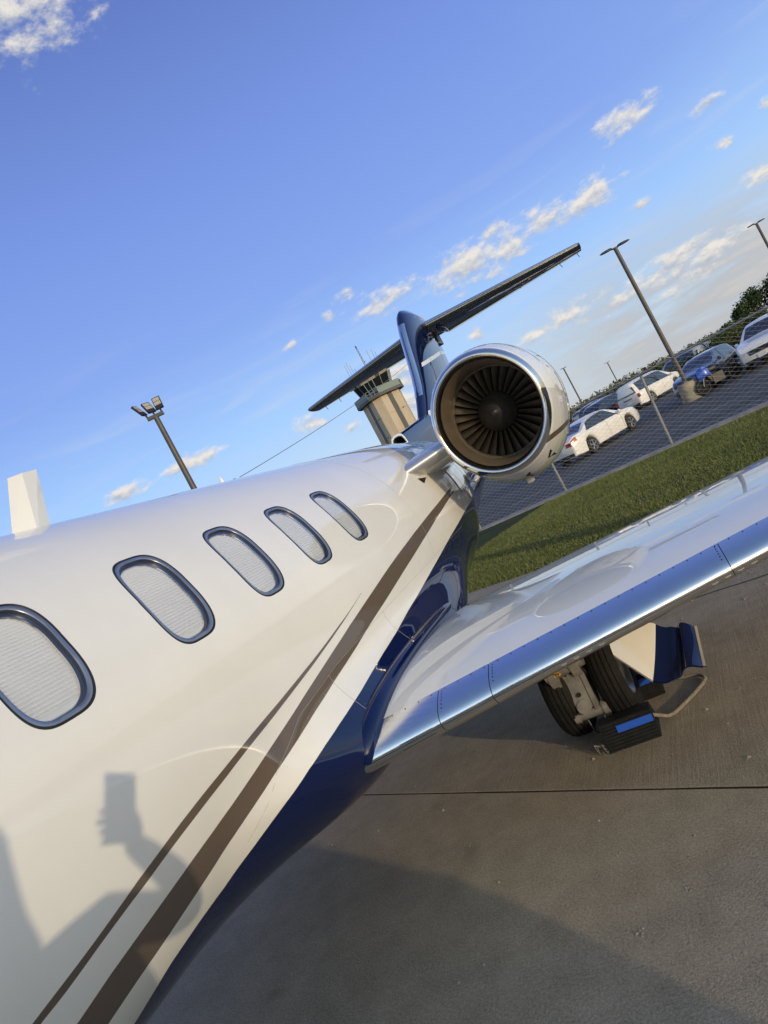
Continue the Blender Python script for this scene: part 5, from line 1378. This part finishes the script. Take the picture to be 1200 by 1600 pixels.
# ================================================================ LAMP POSTS
M_POLE = mat('pole_bronze_paint', (0.085, 0.075, 0.062), 0.5, 0.2, fn=vary((0.085, 0.075, 0.062), 0.2, 2.0))
M_LAMPB = mat('lamp_housing', (0.022, 0.021, 0.020), 0.5)
M_LED = mat('lamp_lens', (0.42, 0.37, 0.29), 0.25)
M_FOOT = mat('concrete_foot', rough=0.9, fn=vary((0.30, 0.26, 0.18), 0.35, 3.0, 6, None, 0.5, 40))
def lamp_post(loc, H, rz, label, foot=True, rad=0.095, scale=1.0):
    r_ = empty('street_lamp', loc, rz); tag(r_, label, 'street lamp', 'double-headed car park lamps')
    b = MB(); b.tube([(0, 0, 0.6 if foot else 0), (0, 0, H)], [rad, rad * 0.86], 10); fixn(b.build('pole', M_POLE, r_, world=False))
    if foot:
        b = MB(); b.lathe([(-0.1, 0.47), (0.0, 0.46), (0.52, 0.42), (0.74, 0.40), (0.78, 0.36)], 28); fixn(b.build('footing', M_FOOT, r_, world=False))
        b = MB(); b.box((0, 0, 0.80), (0.34, 0.34, 0.04)); b.build('base_plate', M_POLE, r_, smooth=False, world=False)
    for sd in (1, -1):
        b = MB(); b.tube([(0, 0, H - 0.06), (sd * 0.20, 0, H + 0.0)], 0.035, 8)
        b.build('bracket', M_LAMPB, r_, world=False)
        b = MB()
        sec = [(0.14, 0.05, 0.04), (0.24, 0.12, 0.055), (0.42, 0.15, 0.05), (0.58, 0.12, 0.04), (0.68, 0.03, 0.015)]
        b.grid([[Vector((sd * x, w_ * c_, H + 0.0 + t_ * s_)) for c_, s_ in ((1, -.4), (1, .2), (.6, 1), (-.6, 1), (-1, .2), (-1, -.4))] for x, w_, t_ in sec], True)
        b.F.append(tuple(range(6))); b.F.append(tuple(range(24, 30)))
        fixn(b.build('lamp_head', M_LAMPB, r_, smooth=False, world=False))
    return r_
lamp_post((2.60, 31.9, LZ), 7.0, R(20), 'tall bronze lamp post with two heads on a round concrete foot')
lamp_post((12.4, 53.6, LZ), 7.0, R(25), 'double-headed lamp post at the right edge of the sky')
lamp_post((-4.0, 94.0, -0.5), 7.1, R(60), 'distant thin lamp post next to the engine cowl', False, 0.10)
lamp_post((1.42, 152.0, -1.2), 7.6, R(5), 'farthest thin lamp post standing before the wooded hill', False, 0.12)
# three-headed floodlight behind the fuselage
fl = empty('floodlight_mast', (30 * math.sin(R(-32.37)), 30 * math.cos(R(-32.37)), -0.1), R(32))
tag(fl, 'slim floodlight mast with three tilted heads above the fuselage', 'floodlight')
b = MB(); b.tube([(0, 0, 0), (0, 0, 9.45)], [0.15, 0.115], 12); fixn(b.build('pole', M_POLE, fl, world=False))
b = MB(); b.box((0, 0, 9.52), (0.72, 0.14, 0.14)); b.build('crossbar', M_LAMPB, fl, smooth=False, world=False)
for x, tilt, yaw in ((0.30, 66, -6), (0.0, 60, 26), (-0.30, 62, 60)):
    hd = empty('lamp_head', (x, 0, 9.60)); hd.parent = fl
    rot = Matrix.Rotation(R(yaw), 3, 'Z') @ Matrix.Rotation(R(-(90 - tilt)), 3, 'X')
    def L(v): return rot @ Vector(v)
    b = MB(); b.tube([(0, 0, -0.02), L((0, 0, 0.16))], 0.035, 8); b.build('bracket', M_LAMPB, hd, world=False)
    b = MB(); b.box(L((0, -0.0, 0.46)), (0.34, 0.09, 0.60), rot); b.build('housing', M_LAMPB, hd, smooth=False, world=False)
    for k in range(2):
        b = MB(); b.box(L((0, -0.049, 0.43 + 0.20 * k)), (0.28, 0.012, 0.175), rot); b.build('lens', M_LED, hd, smooth=False, world=False)

# ================================================================ CONTROL TOWER
TD = 114.0
ta = R(-15.95)
tw = empty('control_tower', (TD * math.sin(ta), TD * math.cos(ta), -1.0), R(15.95))
tag(tw, 'beige concrete airport control tower with a dark glazed cab and roof aerials', 'control tower')
def fn_tower(nt, b):
    o = objco(nt); n = nt.noise(nt.vmath('MULTIPLY', o, (1.0, 1.0, 0.15)), 1.6, 6, 0.65)
    nt.l.new(nt.mix(nt.remap(n, 0.3, 0.7), (0.40, 0.33, 0.24, 1), (0.54, 0.46, 0.35, 1)), b.inputs['Base Color'])
M_TOW = mat('tower_panels', rough=0.85, fn=fn_tower)
M_TST = mat('tower_window_strip', (0.085, 0.083, 0.080), 0.5)
M_TGL = mat('cab_glass', (0.010, 0.012, 0.016), 0.05, coat=0.6)
M_RAIL = mat('gallery_panel', (0.20, 0.25, 0.24), 0.6)
def tp_(name, f, m, par=tw, smooth=False): b = MB(); f(b); return fixn(b.build(name, m, par, smooth=smooth, world=False))
rzt = R(33)
def tq(x, y_): return Vector((x * math.cos(rzt) - y_ * math.sin(rzt), x * math.sin(rzt) + y_ * math.cos(rzt), 0))
HWT = 2.75
sh = []
cutc = 0.9
octo = [(-HWT + cutc, -HWT), (HWT - cutc, -HWT), (HWT, -HWT + cutc), (HWT, HWT - cutc), (HWT - cutc, HWT), (-HWT + cutc, HWT), (-HWT, HWT - cutc), (-HWT, -HWT + cutc)]
ZG = 18.2
tp_('shaft', lambda b: b.prism([tq(*p) for p in octo], (0, 0, 0), (0, 0, ZG)), M_TOW)
# cladding panels, each its own piece with a recessed joint
pn = None
for face in range(4):
    fr_ = Matrix.Rotation(rzt + face * PI / 2, 3, 'Z')
    for k in range(6):
        for sx in (-1, 1):
            z0, z1 = 0.05 + k * 3.03, 3.0 + k * 3.03
            b = MB(); b.box(fr_ @ Vector((sx * 1.14, -HWT - 0.03, (z0 + z1) / 2)), (1.36, 0.09, z1 - z0), fr_)
            b.build('cladding_panel', M_TOW, tw, smooth=False, world=False)
    b = MB(); b.box(fr_ @ Vector((0.0, -HWT - 0.02, ZG / 2)), (0.82, 0.05, ZG - 0.1), fr_); b.build('window_strip', M_TST, tw, smooth=False, world=False)
    for z_ in (15.2, 12.0, 9.0):
        b = MB(); b.tube([fr_ @ Vector((1.1, -HWT - 0.07, z_)), fr_ @ Vector((1.1, -HWT - 0.16, z_))], 0.11, 8); b.build('vent_cap', M_TST, tw, smooth=False, world=False)
def octr(r_, c_): return [(-r_ + c_, -r_), (r_ - c_, -r_), (r_, -r_ + c_), (r_, r_ - c_), (r_ - c_, r_), (-r_ + c_, r_), (-r_, r_ - c_), (-r_, -r_ + c_)]
tp_('gallery_floor', lambda b: b.prism([tq(*p) for p in octr(3.55, 1.4)], (0, 0, ZG + 0.02), (0, 0, ZG + 0.42)), M_TST)
P8 = octr(3.5, 1.4)
for i in range(8):
    p, q = tq(*P8[i]), tq(*P8[(i + 1) % 8])
    solid = i % 2 == 0
    if solid: tp_('gallery_panel', lambda b: b.prism([p + Vector((0, 0, ZG + 0.45)), q + Vector((0, 0, ZG + 0.45)), q + Vector((0, 0, ZG + 1.45)), p + Vector((0, 0, ZG + 1.45))], (0, 0, 0), (p + q).normalized() * 0.05), M_RAIL)
    else:
        def rl(b):
            for z_ in (0.5, 0.95, 1.42): b.tube([p + Vector((0, 0, ZG + z_)), q + Vector((0, 0, ZG + z_))], 0.045, 6)
            for k in range(4): m_ = p.lerp(q, k / 3); b.tube([m_ + Vector((0, 0, ZG + 0.4)), m_ + Vector((0, 0, ZG + 1.45))], 0.045, 6)
            b.tube([p + Vector((0, 0, ZG + 0.5)), q + Vector((0, 0, ZG + 1.42))], 0.03, 6)
        tp_('gallery_railing', rl, M_RAIL)
lo, hi = octr(2.3, 0.95), octr(2.95, 1.2)
Z0c, Z1c = ZG + 1.15, ZG + 3.9
tp_('cab_base', lambda b: b.prism([tq(*p) for p in lo], (0, 0, ZG + 0.4), (0, 0, Z0c)), M_TST)
for i in range(8):
    a0, a1, b0, b1 = tq(*lo[i]), tq(*lo[(i + 1) % 8]), tq(*hi[i]), tq(*hi[(i + 1) % 8])
    for v in (a0, a1): v.z = Z0c
    for v in (b0, b1): v.z = Z1c
    tp_('cab_window', lambda b: b.add([a0, a1, b1, b0], [(0, 1, 2, 3)]), M_TGL)
    tp_('mullion', lambda b: b.tube([a0 * 1.004, b0 * 1.004], 0.075, 6), M_RAIL)
    am, bm_ = (a0 + a1) / 2, (b0 + b1) / 2
    tp_('mullion', lambda b: b.tube([am, bm_], 0.05, 6), M_RAIL)
tp_('cab_roof', lambda b: b.prism([tq(*p) for p in octr(3.3, 1.3)], (0, 0, Z1c), (0, 0, Z1c + 0.55)), M_TST)
ants = [(0.3, 0.0, 4.6, 0.09), (-1.9, -0.6, 2.6, 0.03), (-2.3, 0.2, 3.4, 0.03), (-1.5, 0.8, 2.0, 0.04), (1.5, 0.6, 3.6, 0.03), (2.2, -0.3, 3.3, 0.03), (2.6, 0.3, 2.8, 0.03), (-2.7, -0.2, 3.0, 0.03)]
for i, (x, y_, hh, r0) in enumerate(ants):
    if i == 0:
        def mast(b):
            for sx in (-0.14, 0.14): b.tube([(x + sx, y_, Z1c + 0.5), (x + sx * 0.4, y_, Z1c + 0.5 + hh)], 0.035, 5)
            for k in range(9):
                z_ = Z1c + 0.6 + k * hh / 9; w_ = 0.14 * (1 - 0.6 * k / 9)
                b.tube([(x - w_, y_, z_), (x + w_, y_, z_ + hh / 9)], 0.025, 4)
            b.tube([(x, y_, Z1c + hh * 0.55), (x + 0.35, y_, Z1c + hh * 0.55 + 0.1)], 0.05, 5)
            b.lathe([(Z1c + 0.5 + hh, 0.12), (Z1c + 0.8 + hh, 0.12), (Z1c + 0.9 + hh, 0.03)], 8, 'z', (x, y_, 0))
        tp_('aerial_mast', mast, M_TST)
    else: tp_('whip_aerial', lambda b: b.tube([(x, y_, Z1c + 0.5), (x, y_, Z1c + 0.5 + hh)], r0, 5), M_RAIL)

# ================================================================ VEGETATION
def fn_leaf(c0, c1_):
    def fn(nt, b):
        g = nt.node('ShaderNodeNewGeometry'); r_ = g.outputs['Random Per Island']
        n = nt.noise(g.outputs['Position'], 0.8, 3, 0.6)
        f = nt.math('ADD', nt.math('MULTIPLY', r_, 0.6), nt.math('MULTIPLY', nt.remap(n, 0.3, 0.7), 0.4))
        nt.l.new(nt.mix(f, c4(c0), c4(c1_)), b.inputs['Base Color'])
    return fn
M_LEAF_D = mat('leaf_dark', rough=0.6, spec=0.2, fn=fn_leaf((0.018, 0.034, 0.010), (0.055, 0.085, 0.022)))
M_LEAF_M = mat('leaf_mid', rough=0.6, spec=0.2, fn=fn_leaf((0.030, 0.050, 0.012), (0.090, 0.115, 0.030)))
M_LEAF_Y = mat('leaf_spring', rough=0.6, spec=0.2, fn=fn_leaf((0.070, 0.075, 0.022), (0.135, 0.130, 0.045)))
M_BARK = mat('bark', rough=0.9, fn=vary((0.06, 0.048, 0.036), 0.3, 6))
def leaf_cloud(n, centres, size):
    """n leaf clumps spread through a set of lobes (x,y,z,rx,ry,rz)"""
    V = np.zeros((n, 3, 3)); C_ = np.array(centres)
    k = rng.integers(0, len(C_), n)
    d_ = rng.normal(size=(n, 3)); d_ /= np.linalg.norm(d_, axis=1)[:, None]
    rad = rng.random(n) ** 0.45
    P_ = C_[k, :3] + d_ * rad[:, None] * C_[k, 3:6]
    for j in range(3):
        o_ = rng.normal(size=(n, 3)); o_ /= np.linalg.norm(o_, axis=1)[:, None]
        V[:, j] = P_ + o_ * size * rng.uniform(0.5, 1.0, n)[:, None]
    return V.reshape(-1, 3)
def tree(name, loc, h, w, m, label, cat, group, n=1500, size=0.22, trunk=True, low=0.25):
    r_ = empty(name, loc); tag(r_, label, cat, group)
    rr_ = random.Random(hash((round(loc[0] * 10), round(loc[1] * 10))) & 0xffff)
    lobes = []
    for k in range(9):
        a = rr_.uniform(0, 2 * PI); q = rr_.uniform(0, 0.6) * w
        lobes.append((q * math.cos(a), q * math.sin(a), h * rr_.uniform(low + 0.12, 0.86), w * rr_.uniform(0.28, 0.5), w * rr_.uniform(0.28, 0.5), h * rr_.uniform(0.12, 0.24)))
    raw_tris('crown', leaf_cloud(n, lobes, size), m, r_)
    b = MB(); b.tube([(0, 0, -0.2), (0.05 * w, 0, h * 0.35), (0, 0.05 * w, h * 0.75)], [0.05 * w + 0.04, 0.035 * w + 0.03, 0.02], 8)
    for k in range(4):
        a = k * 1.6; b.tube([(0, 0, h * (0.2 + 0.08 * k)), (0.3 * w * math.cos(a), 0.3 * w * math.sin(a), h * (0.45 + 0.1 * k))], [0.03 * w + 0.01, 0.01], 6)
    fixn(b.build('trunk' if trunk else 'stem', M_BARK, r_, world=False))
    return r_
def at(az_, D, z_): return (D * math.sin(R(az_)), D * math.cos(R(az_)), z_)
# hedge of shrubs beyond the rows of cars, with gaps
hedge = [(-4.6, 86, 1.7, 2.2), (-3.2, 88, 1.5, 2.2), (-2.0, 84, 1.9, 2.4), (-0.7, 86, 1.6, 2.2), (0.5, 80, 1.8, 2.4), (1.6, 62, 1.35, 1.9), (2.9, 60, 1.45, 2.0), (4.1, 60, 1.3, 1.9), (5.4, 58, 1.5, 2.0), (6.6, 57, 1.7, 2.1), (7.7, 56, 1.9, 2.2), (8.9, 56, 2.1, 2.3), (10.3, 56, 2.2, 2.4), (11.8, 56, 2.2, 2.4)]
ORD = ['first', 'second', 'third', 'fourth', 'fifth', 'sixth', 'seventh', 'eighth', 'ninth', 'tenth', 'eleventh', 'twelfth', 'thirteenth', 'fourteenth', 'fifteenth']
for i, (a, D, h, w) in enumerate(hedge):
    tree('shrub', at(a, D, -0.42), h, w, M_LEAF_M if i % 3 else M_LEAF_D, ORD[i] + ' rounded shrub from the engine cowl in the hedge behind the parked cars', 'shrub', 'shrubs of the hedge behind the car park', 1800, 0.13, False, 0.05)
big = [(8.9, 66, 2.7, 1.5), (9.9, 68, 3.3, 1.8), (11.0, 70, 3.9, 2.2), (12.3, 70, 4.4, 2.4)]
for i, (a, D, h, w) in enumerate(big):
    tree('broadleaf_tree', at(a, D, -0.45), h, w, M_LEAF_D, ['lowest dark bushy tree of the row behind the white crossover', 'second lowest dark bushy tree of the row behind the white crossover', 'second tallest dark bushy tree of the row behind the white crossover', 'tallest dark bushy tree of the row, at the picture edge'][i], 'tree', 'dark trees behind the white crossover', 2600, 0.20)
tree('young_tree', at(1.25, 90, -0.45), 2.55, 0.6, M_LEAF_M, 'slender young tree poking above the fence rail near the far lamp', 'tree', None, 500, 0.10)
# rolling wooded ground in the distance
Vw = []
lob = []
for k in range(900):
    a = rng.uniform(-60, 42); D = rng.uniform(330, 520)
    prof = 0.55 + 0.45 * math.sin(a * 0.33 + 1.3) * math.sin(a * 0.11 + 0.4) + 0.35 * math.exp(-((a - 0.8) / 2.6) ** 2)
    top = 1.7 + D * (0.0012 + 0.0042 * max(0.0, prof)) * rng.uniform(0.5, 1.0)
    x_, y_, _ = at(a, D, 0)
    lob.append((x_, y_, top - 4.0, 6.5, 6.5, 4.0)); lob.append((x_, y_, top - 8.5, 7.0, 7.0, 5.0))
tag(raw_tris('distant_woods', leaf_cloud(60000, lob, 1.5), M_LEAF_Y), 'low wooded hills in pale spring green on the horizon', 'woods', kind='stuff')
lob = []
for k in range(240):
    a = rng.uniform(-50, 35); D = rng.uniform(120, 220); x_, y_, _ = at(a, D, 0); g_ = gz((Vector((x_, y_, 0))).dot(FN))
    hh = min(1.6 + 0.2 * rng.random() - g_, rng.uniform(1.2, 3.4) - 0.0); lob.append((x_, y_, g_ + hh * 0.45, 3.4, 3.4, hh * 0.5))
tag(raw_tris('scrub', leaf_cloud(22000, lob, 0.55), M_LEAF_D), 'dark scrub on the slope between car park and hills', 'scrub', kind='stuff')
# a few low pale sheds beyond the car park
for a, D, w_, h_, lb in ((6.8, 190, 9, 1.9, 'long low shed with a pale roof beyond the hedge'), (-1.4, 230, 6, 2.0, 'small pale hut out on the slope below the hills')):
    x_, y_, _ = at(a, D, 0); g_ = gz(Vector((x_, y_, 0)).dot(FN))
    sh_ = empty('shed', (x_, y_, g_), R(-20)); tag(sh_, lb, 'shed')
    b = MB(); b.box((0, 0, h_ * 0.5 - 0.4), (w_, 4, h_ + 0.8)); b.build('wall', mat('shed_wall', (0.42, 0.42, 0.40), 0.8), sh_, smooth=False, world=False)
    b = MB(); b.prism([(-w_ / 2 - 0.3, -2.3, h_), (-w_ / 2 - 0.3, 2.3, h_), (-w_ / 2 - 0.3, 0, h_ + 0.8)], (0, 0, 0.005), (w_ + 0.6, 0, 0.005)); fixn(b.build('roof', mat('shed_roof', (0.55, 0.54, 0.52), 0.6), sh_, smooth=False, world=False))
    b = MB(); b.box((w_ * 0.2, -2.02, h_ * 0.4), (1.2, 0.06, h_ * 0.8)); b.build('door', M_TST, sh_, smooth=False, world=False)

# ================================================================ THE PHOTOGRAPHER (seen only by the shadow on the fuselage)
SN = Vector((0.682, 0.731, 0.0)); SM = Vector((-0.107, 0.100, 0.989))
def sv(n, m_, l): return EYE + SN * n + SM * m_ + SUN_DIR * l
PH = EYE - FW * 0.014 + cx * 0.012 - cy * 0.048          # centre of the phone, lens near its top
pc = Vector((-0.04, -0.41, 0))
ppl = empty('person', (pc.x, pc.y, 0)); tag(ppl, 'photographer in dark jacket raising a phone in the right hand beside the jet', 'person')
def pj(f, r_, z_): return pc + F0 * f + RT * r_ + Vector((0, 0, z_))
SKV, SKE, SKR = [], [], []
def sk(p, r_, par=None):
    SKV.append(tuple(p)); SKR.append(r_); i = len(SKV) - 1
    if par is not None: SKE.append((par, i))
    return i
pelvis = sk(pj(0, 0, 0.98), (0.19, 0.125))
waist = sk(pj(0, 0, 1.14), (0.195, 0.12), pelvis); chest = sk(pj(0.01, 0, 1.36), (0.205, 0.125), waist)
nb = sk(pj(0, 0, 1.52), (0.075, 0.07), chest); nk = sk(pj(0.015, 0, 1.60), (0.056, 0.058), nb)
hd0 = sk(pj(0.03, 0, 1.68), (0.070, 0.085), nk); hd1 = sk(pj(0.03, 0, 1.76), (0.076, 0.095), hd0); hd2 = sk(pj(0.02, 0, 1.835), (0.055, 0.07), hd1)
shR = sk(sv(-0.140, -0.270, -0.31), (0.078, 0.078), chest)
umR = sk(sv(-0.055, -0.355, -0.22), (0.076, 0.076), shR)
elR = sk(sv(0.012, -0.425, -0.134), (0.060, 0.060), umR)
faR = sk(sv(0.018, -0.29, -0.09), (0.047, 0.047), elR)
wrR = sk(PH - cy * 0.085 + cx * 0.030 - FW * 0.012, (0.031, 0.034), faR)
hdR = sk(PH - cy * 0.035 + cx * 0.034 - FW * 0.016, (0.036, 0.022), wrR)
for k in range(4):
    yk = 0.012 - 0.024 * k
    f0 = sk(PH + cy * (yk - 0.035) + cx * 0.040 - FW * 0.002, 0.0115 if False else (0.0105, 0.0105), hdR)
    f1 = sk(PH + cy * (yk - 0.033) + cx * 0.015 + FW * 0.014, (0.0092, 0.0092), f0)
    f2 = sk(PH + cy * (yk - 0.031) - cx * 0.030 + FW * 0.014, (0.0085, 0.0085), f1)
    f3 = sk(PH + cy * (yk - 0.030) - cx * (0.062 - 0.006 * abs(k - 1)) + FW * 0.004, (0.0075, 0.0075), f2)
t0 = sk(PH - cy * 0.02 + cx * 0.035 - FW * 0.028, (0.012, 0.012), hdR); t1 = sk(PH + cy * 0.01 + cx * 0.02 - FW * 0.022, (0.010, 0.010), t0)
shL = sk(pj(0, -0.19, 1.49), (0.062, 0.062), chest); elL = sk(pj(0.0, -0.26, 1.20), (0.046, 0.046), shL); wrL = sk(pj(0.12, -0.25, 0.96), (0.029, 0.034), elL); hnL = sk(pj(0.16, -0.245, 0.88), (0.034, 0.020), wrL)
for k in range(4):
    a0 = sk(pj(0.165 + 0.018 * (k - 1.5), -0.245, 0.82), (0.0095, 0.0095), hnL); a1 = sk(pj(0.16 + 0.018 * (k - 1.5), -0.235, 0.775 + 0.004 * abs(k - 1)), (0.008, 0.008), a0)
a0 = sk(pj(0.20, -0.22, 0.86), (0.011, 0.011), hnL); a1 = sk(pj(0.215, -0.205, 0.82), (0.009, 0.009), a0)
for sd in (-1, 1):
    hp = sk(pj(0, sd * 0.10, 0.90), (0.095, 0.10), pelvis); kn = sk(pj(0.02, sd * 0.12, 0.50), (0.062, 0.065), hp); an_ = sk(pj(-0.02, sd * 0.13, 0.09), (0.043, 0.048), kn); toe = sk(pj(0.17, sd * 0.15, 0.04), (0.042, 0.032), an_)
me = bpy.data.meshes.new('sk'); me.from_pydata(SKV, SKE, []); ob = link(bpy.data.objects.new('sk', me))
md = ob.modifiers.new('s', 'SKIN'); sb = ob.modifiers.new('u', 'SUBSURF'); sb.levels = 2; sb.render_levels = 2
for i, v in enumerate(me.skin_vertices[0].data): v.radius = SKR[i]; v.use_root = (i == pelvis)
dg = bpy.context.evaluated_depsgraph_get(); dg.update()
em = bpy.data.meshes.new_from_object(ob.evaluated_get(dg))
bpy.data.objects.remove(ob)
em.transform(Matrix.Translation(-Vector((pc.x, pc.y, 0))))
em.materials.clear()
for m_ in (mat('jacket_cloth', (0.035, 0.038, 0.045), 0.85, fn=vary((0.035, 0.038, 0.045), 0.3, 30)), mat('skin', (0.46, 0.29, 0.21), 0.5), mat('trouser_cloth', (0.05, 0.05, 0.055), 0.9), mat('shoe_leather', (0.03, 0.022, 0.018), 0.5)): em.materials.append(m_)
for p in em.polygons:
    w_ = p.center + Vector((pc.x, pc.y, 0))
    if w_.z > 1.585 and (w_ - pj(0.02, 0, 1.72)).length < 0.24: k = 1
    elif (w_ - PH).length < 0.125 or ((w_ - pj(0.17, -0.24, 0.84)).length < 0.13 and w_.z < 0.94): k = 1
    elif w_.z < 0.09: k = 3
    elif w_.z < 0.97: k = 2
    else: k = 0
    p.material_index = k; p.use_smooth = True
body = link(bpy.data.objects.new('body', em), ppl)
b = MB()
rows = []
for i in range(9):
    a = PI * 0.5 * i / 8
    rows.append([pj(0.012, 0, 1.755) + (F0 * (0.112 * math.cos(a) * math.cos(q) - 0.015) + RT * 0.092 * math.cos(a) * math.sin(q)) + Vector((0, 0, 0.125 * math.sin(a) - (0.055 if (math.cos(q) < 0.2 and i < 2) else 0.0))) for q in np.linspace(0, 2 * PI, 24, endpoint=False)])
b.grid(rows, True); fixn(b.build('hair', mat('hair', (0.03, 0.02, 0.014), 0.6), ppl))
b = MB()
sh_ = []
rotp = Matrix((cx, cy, -FW)).transposed()
b.box(PH, (0.0775, 0.160, 0.0085), rotp)
o = b.build('phone', mat('phone_body', (0.02, 0.02, 0.022), 0.3), None, smooth=False); tag(o, 'dark phone held upright in the photographer\'s raised hand', 'phone')
# unseen car added behind the photographer to cast the shadow on the concrete
cc = SN * (1.03 - 2.36) - SUN_DIR * 2.6
build_car('crossover', P_SILV, (cc.x, cc.y, 0.0), math.atan2(SN.y, SN.x), 'unseen silver crossover added behind the photographer to shade the apron')
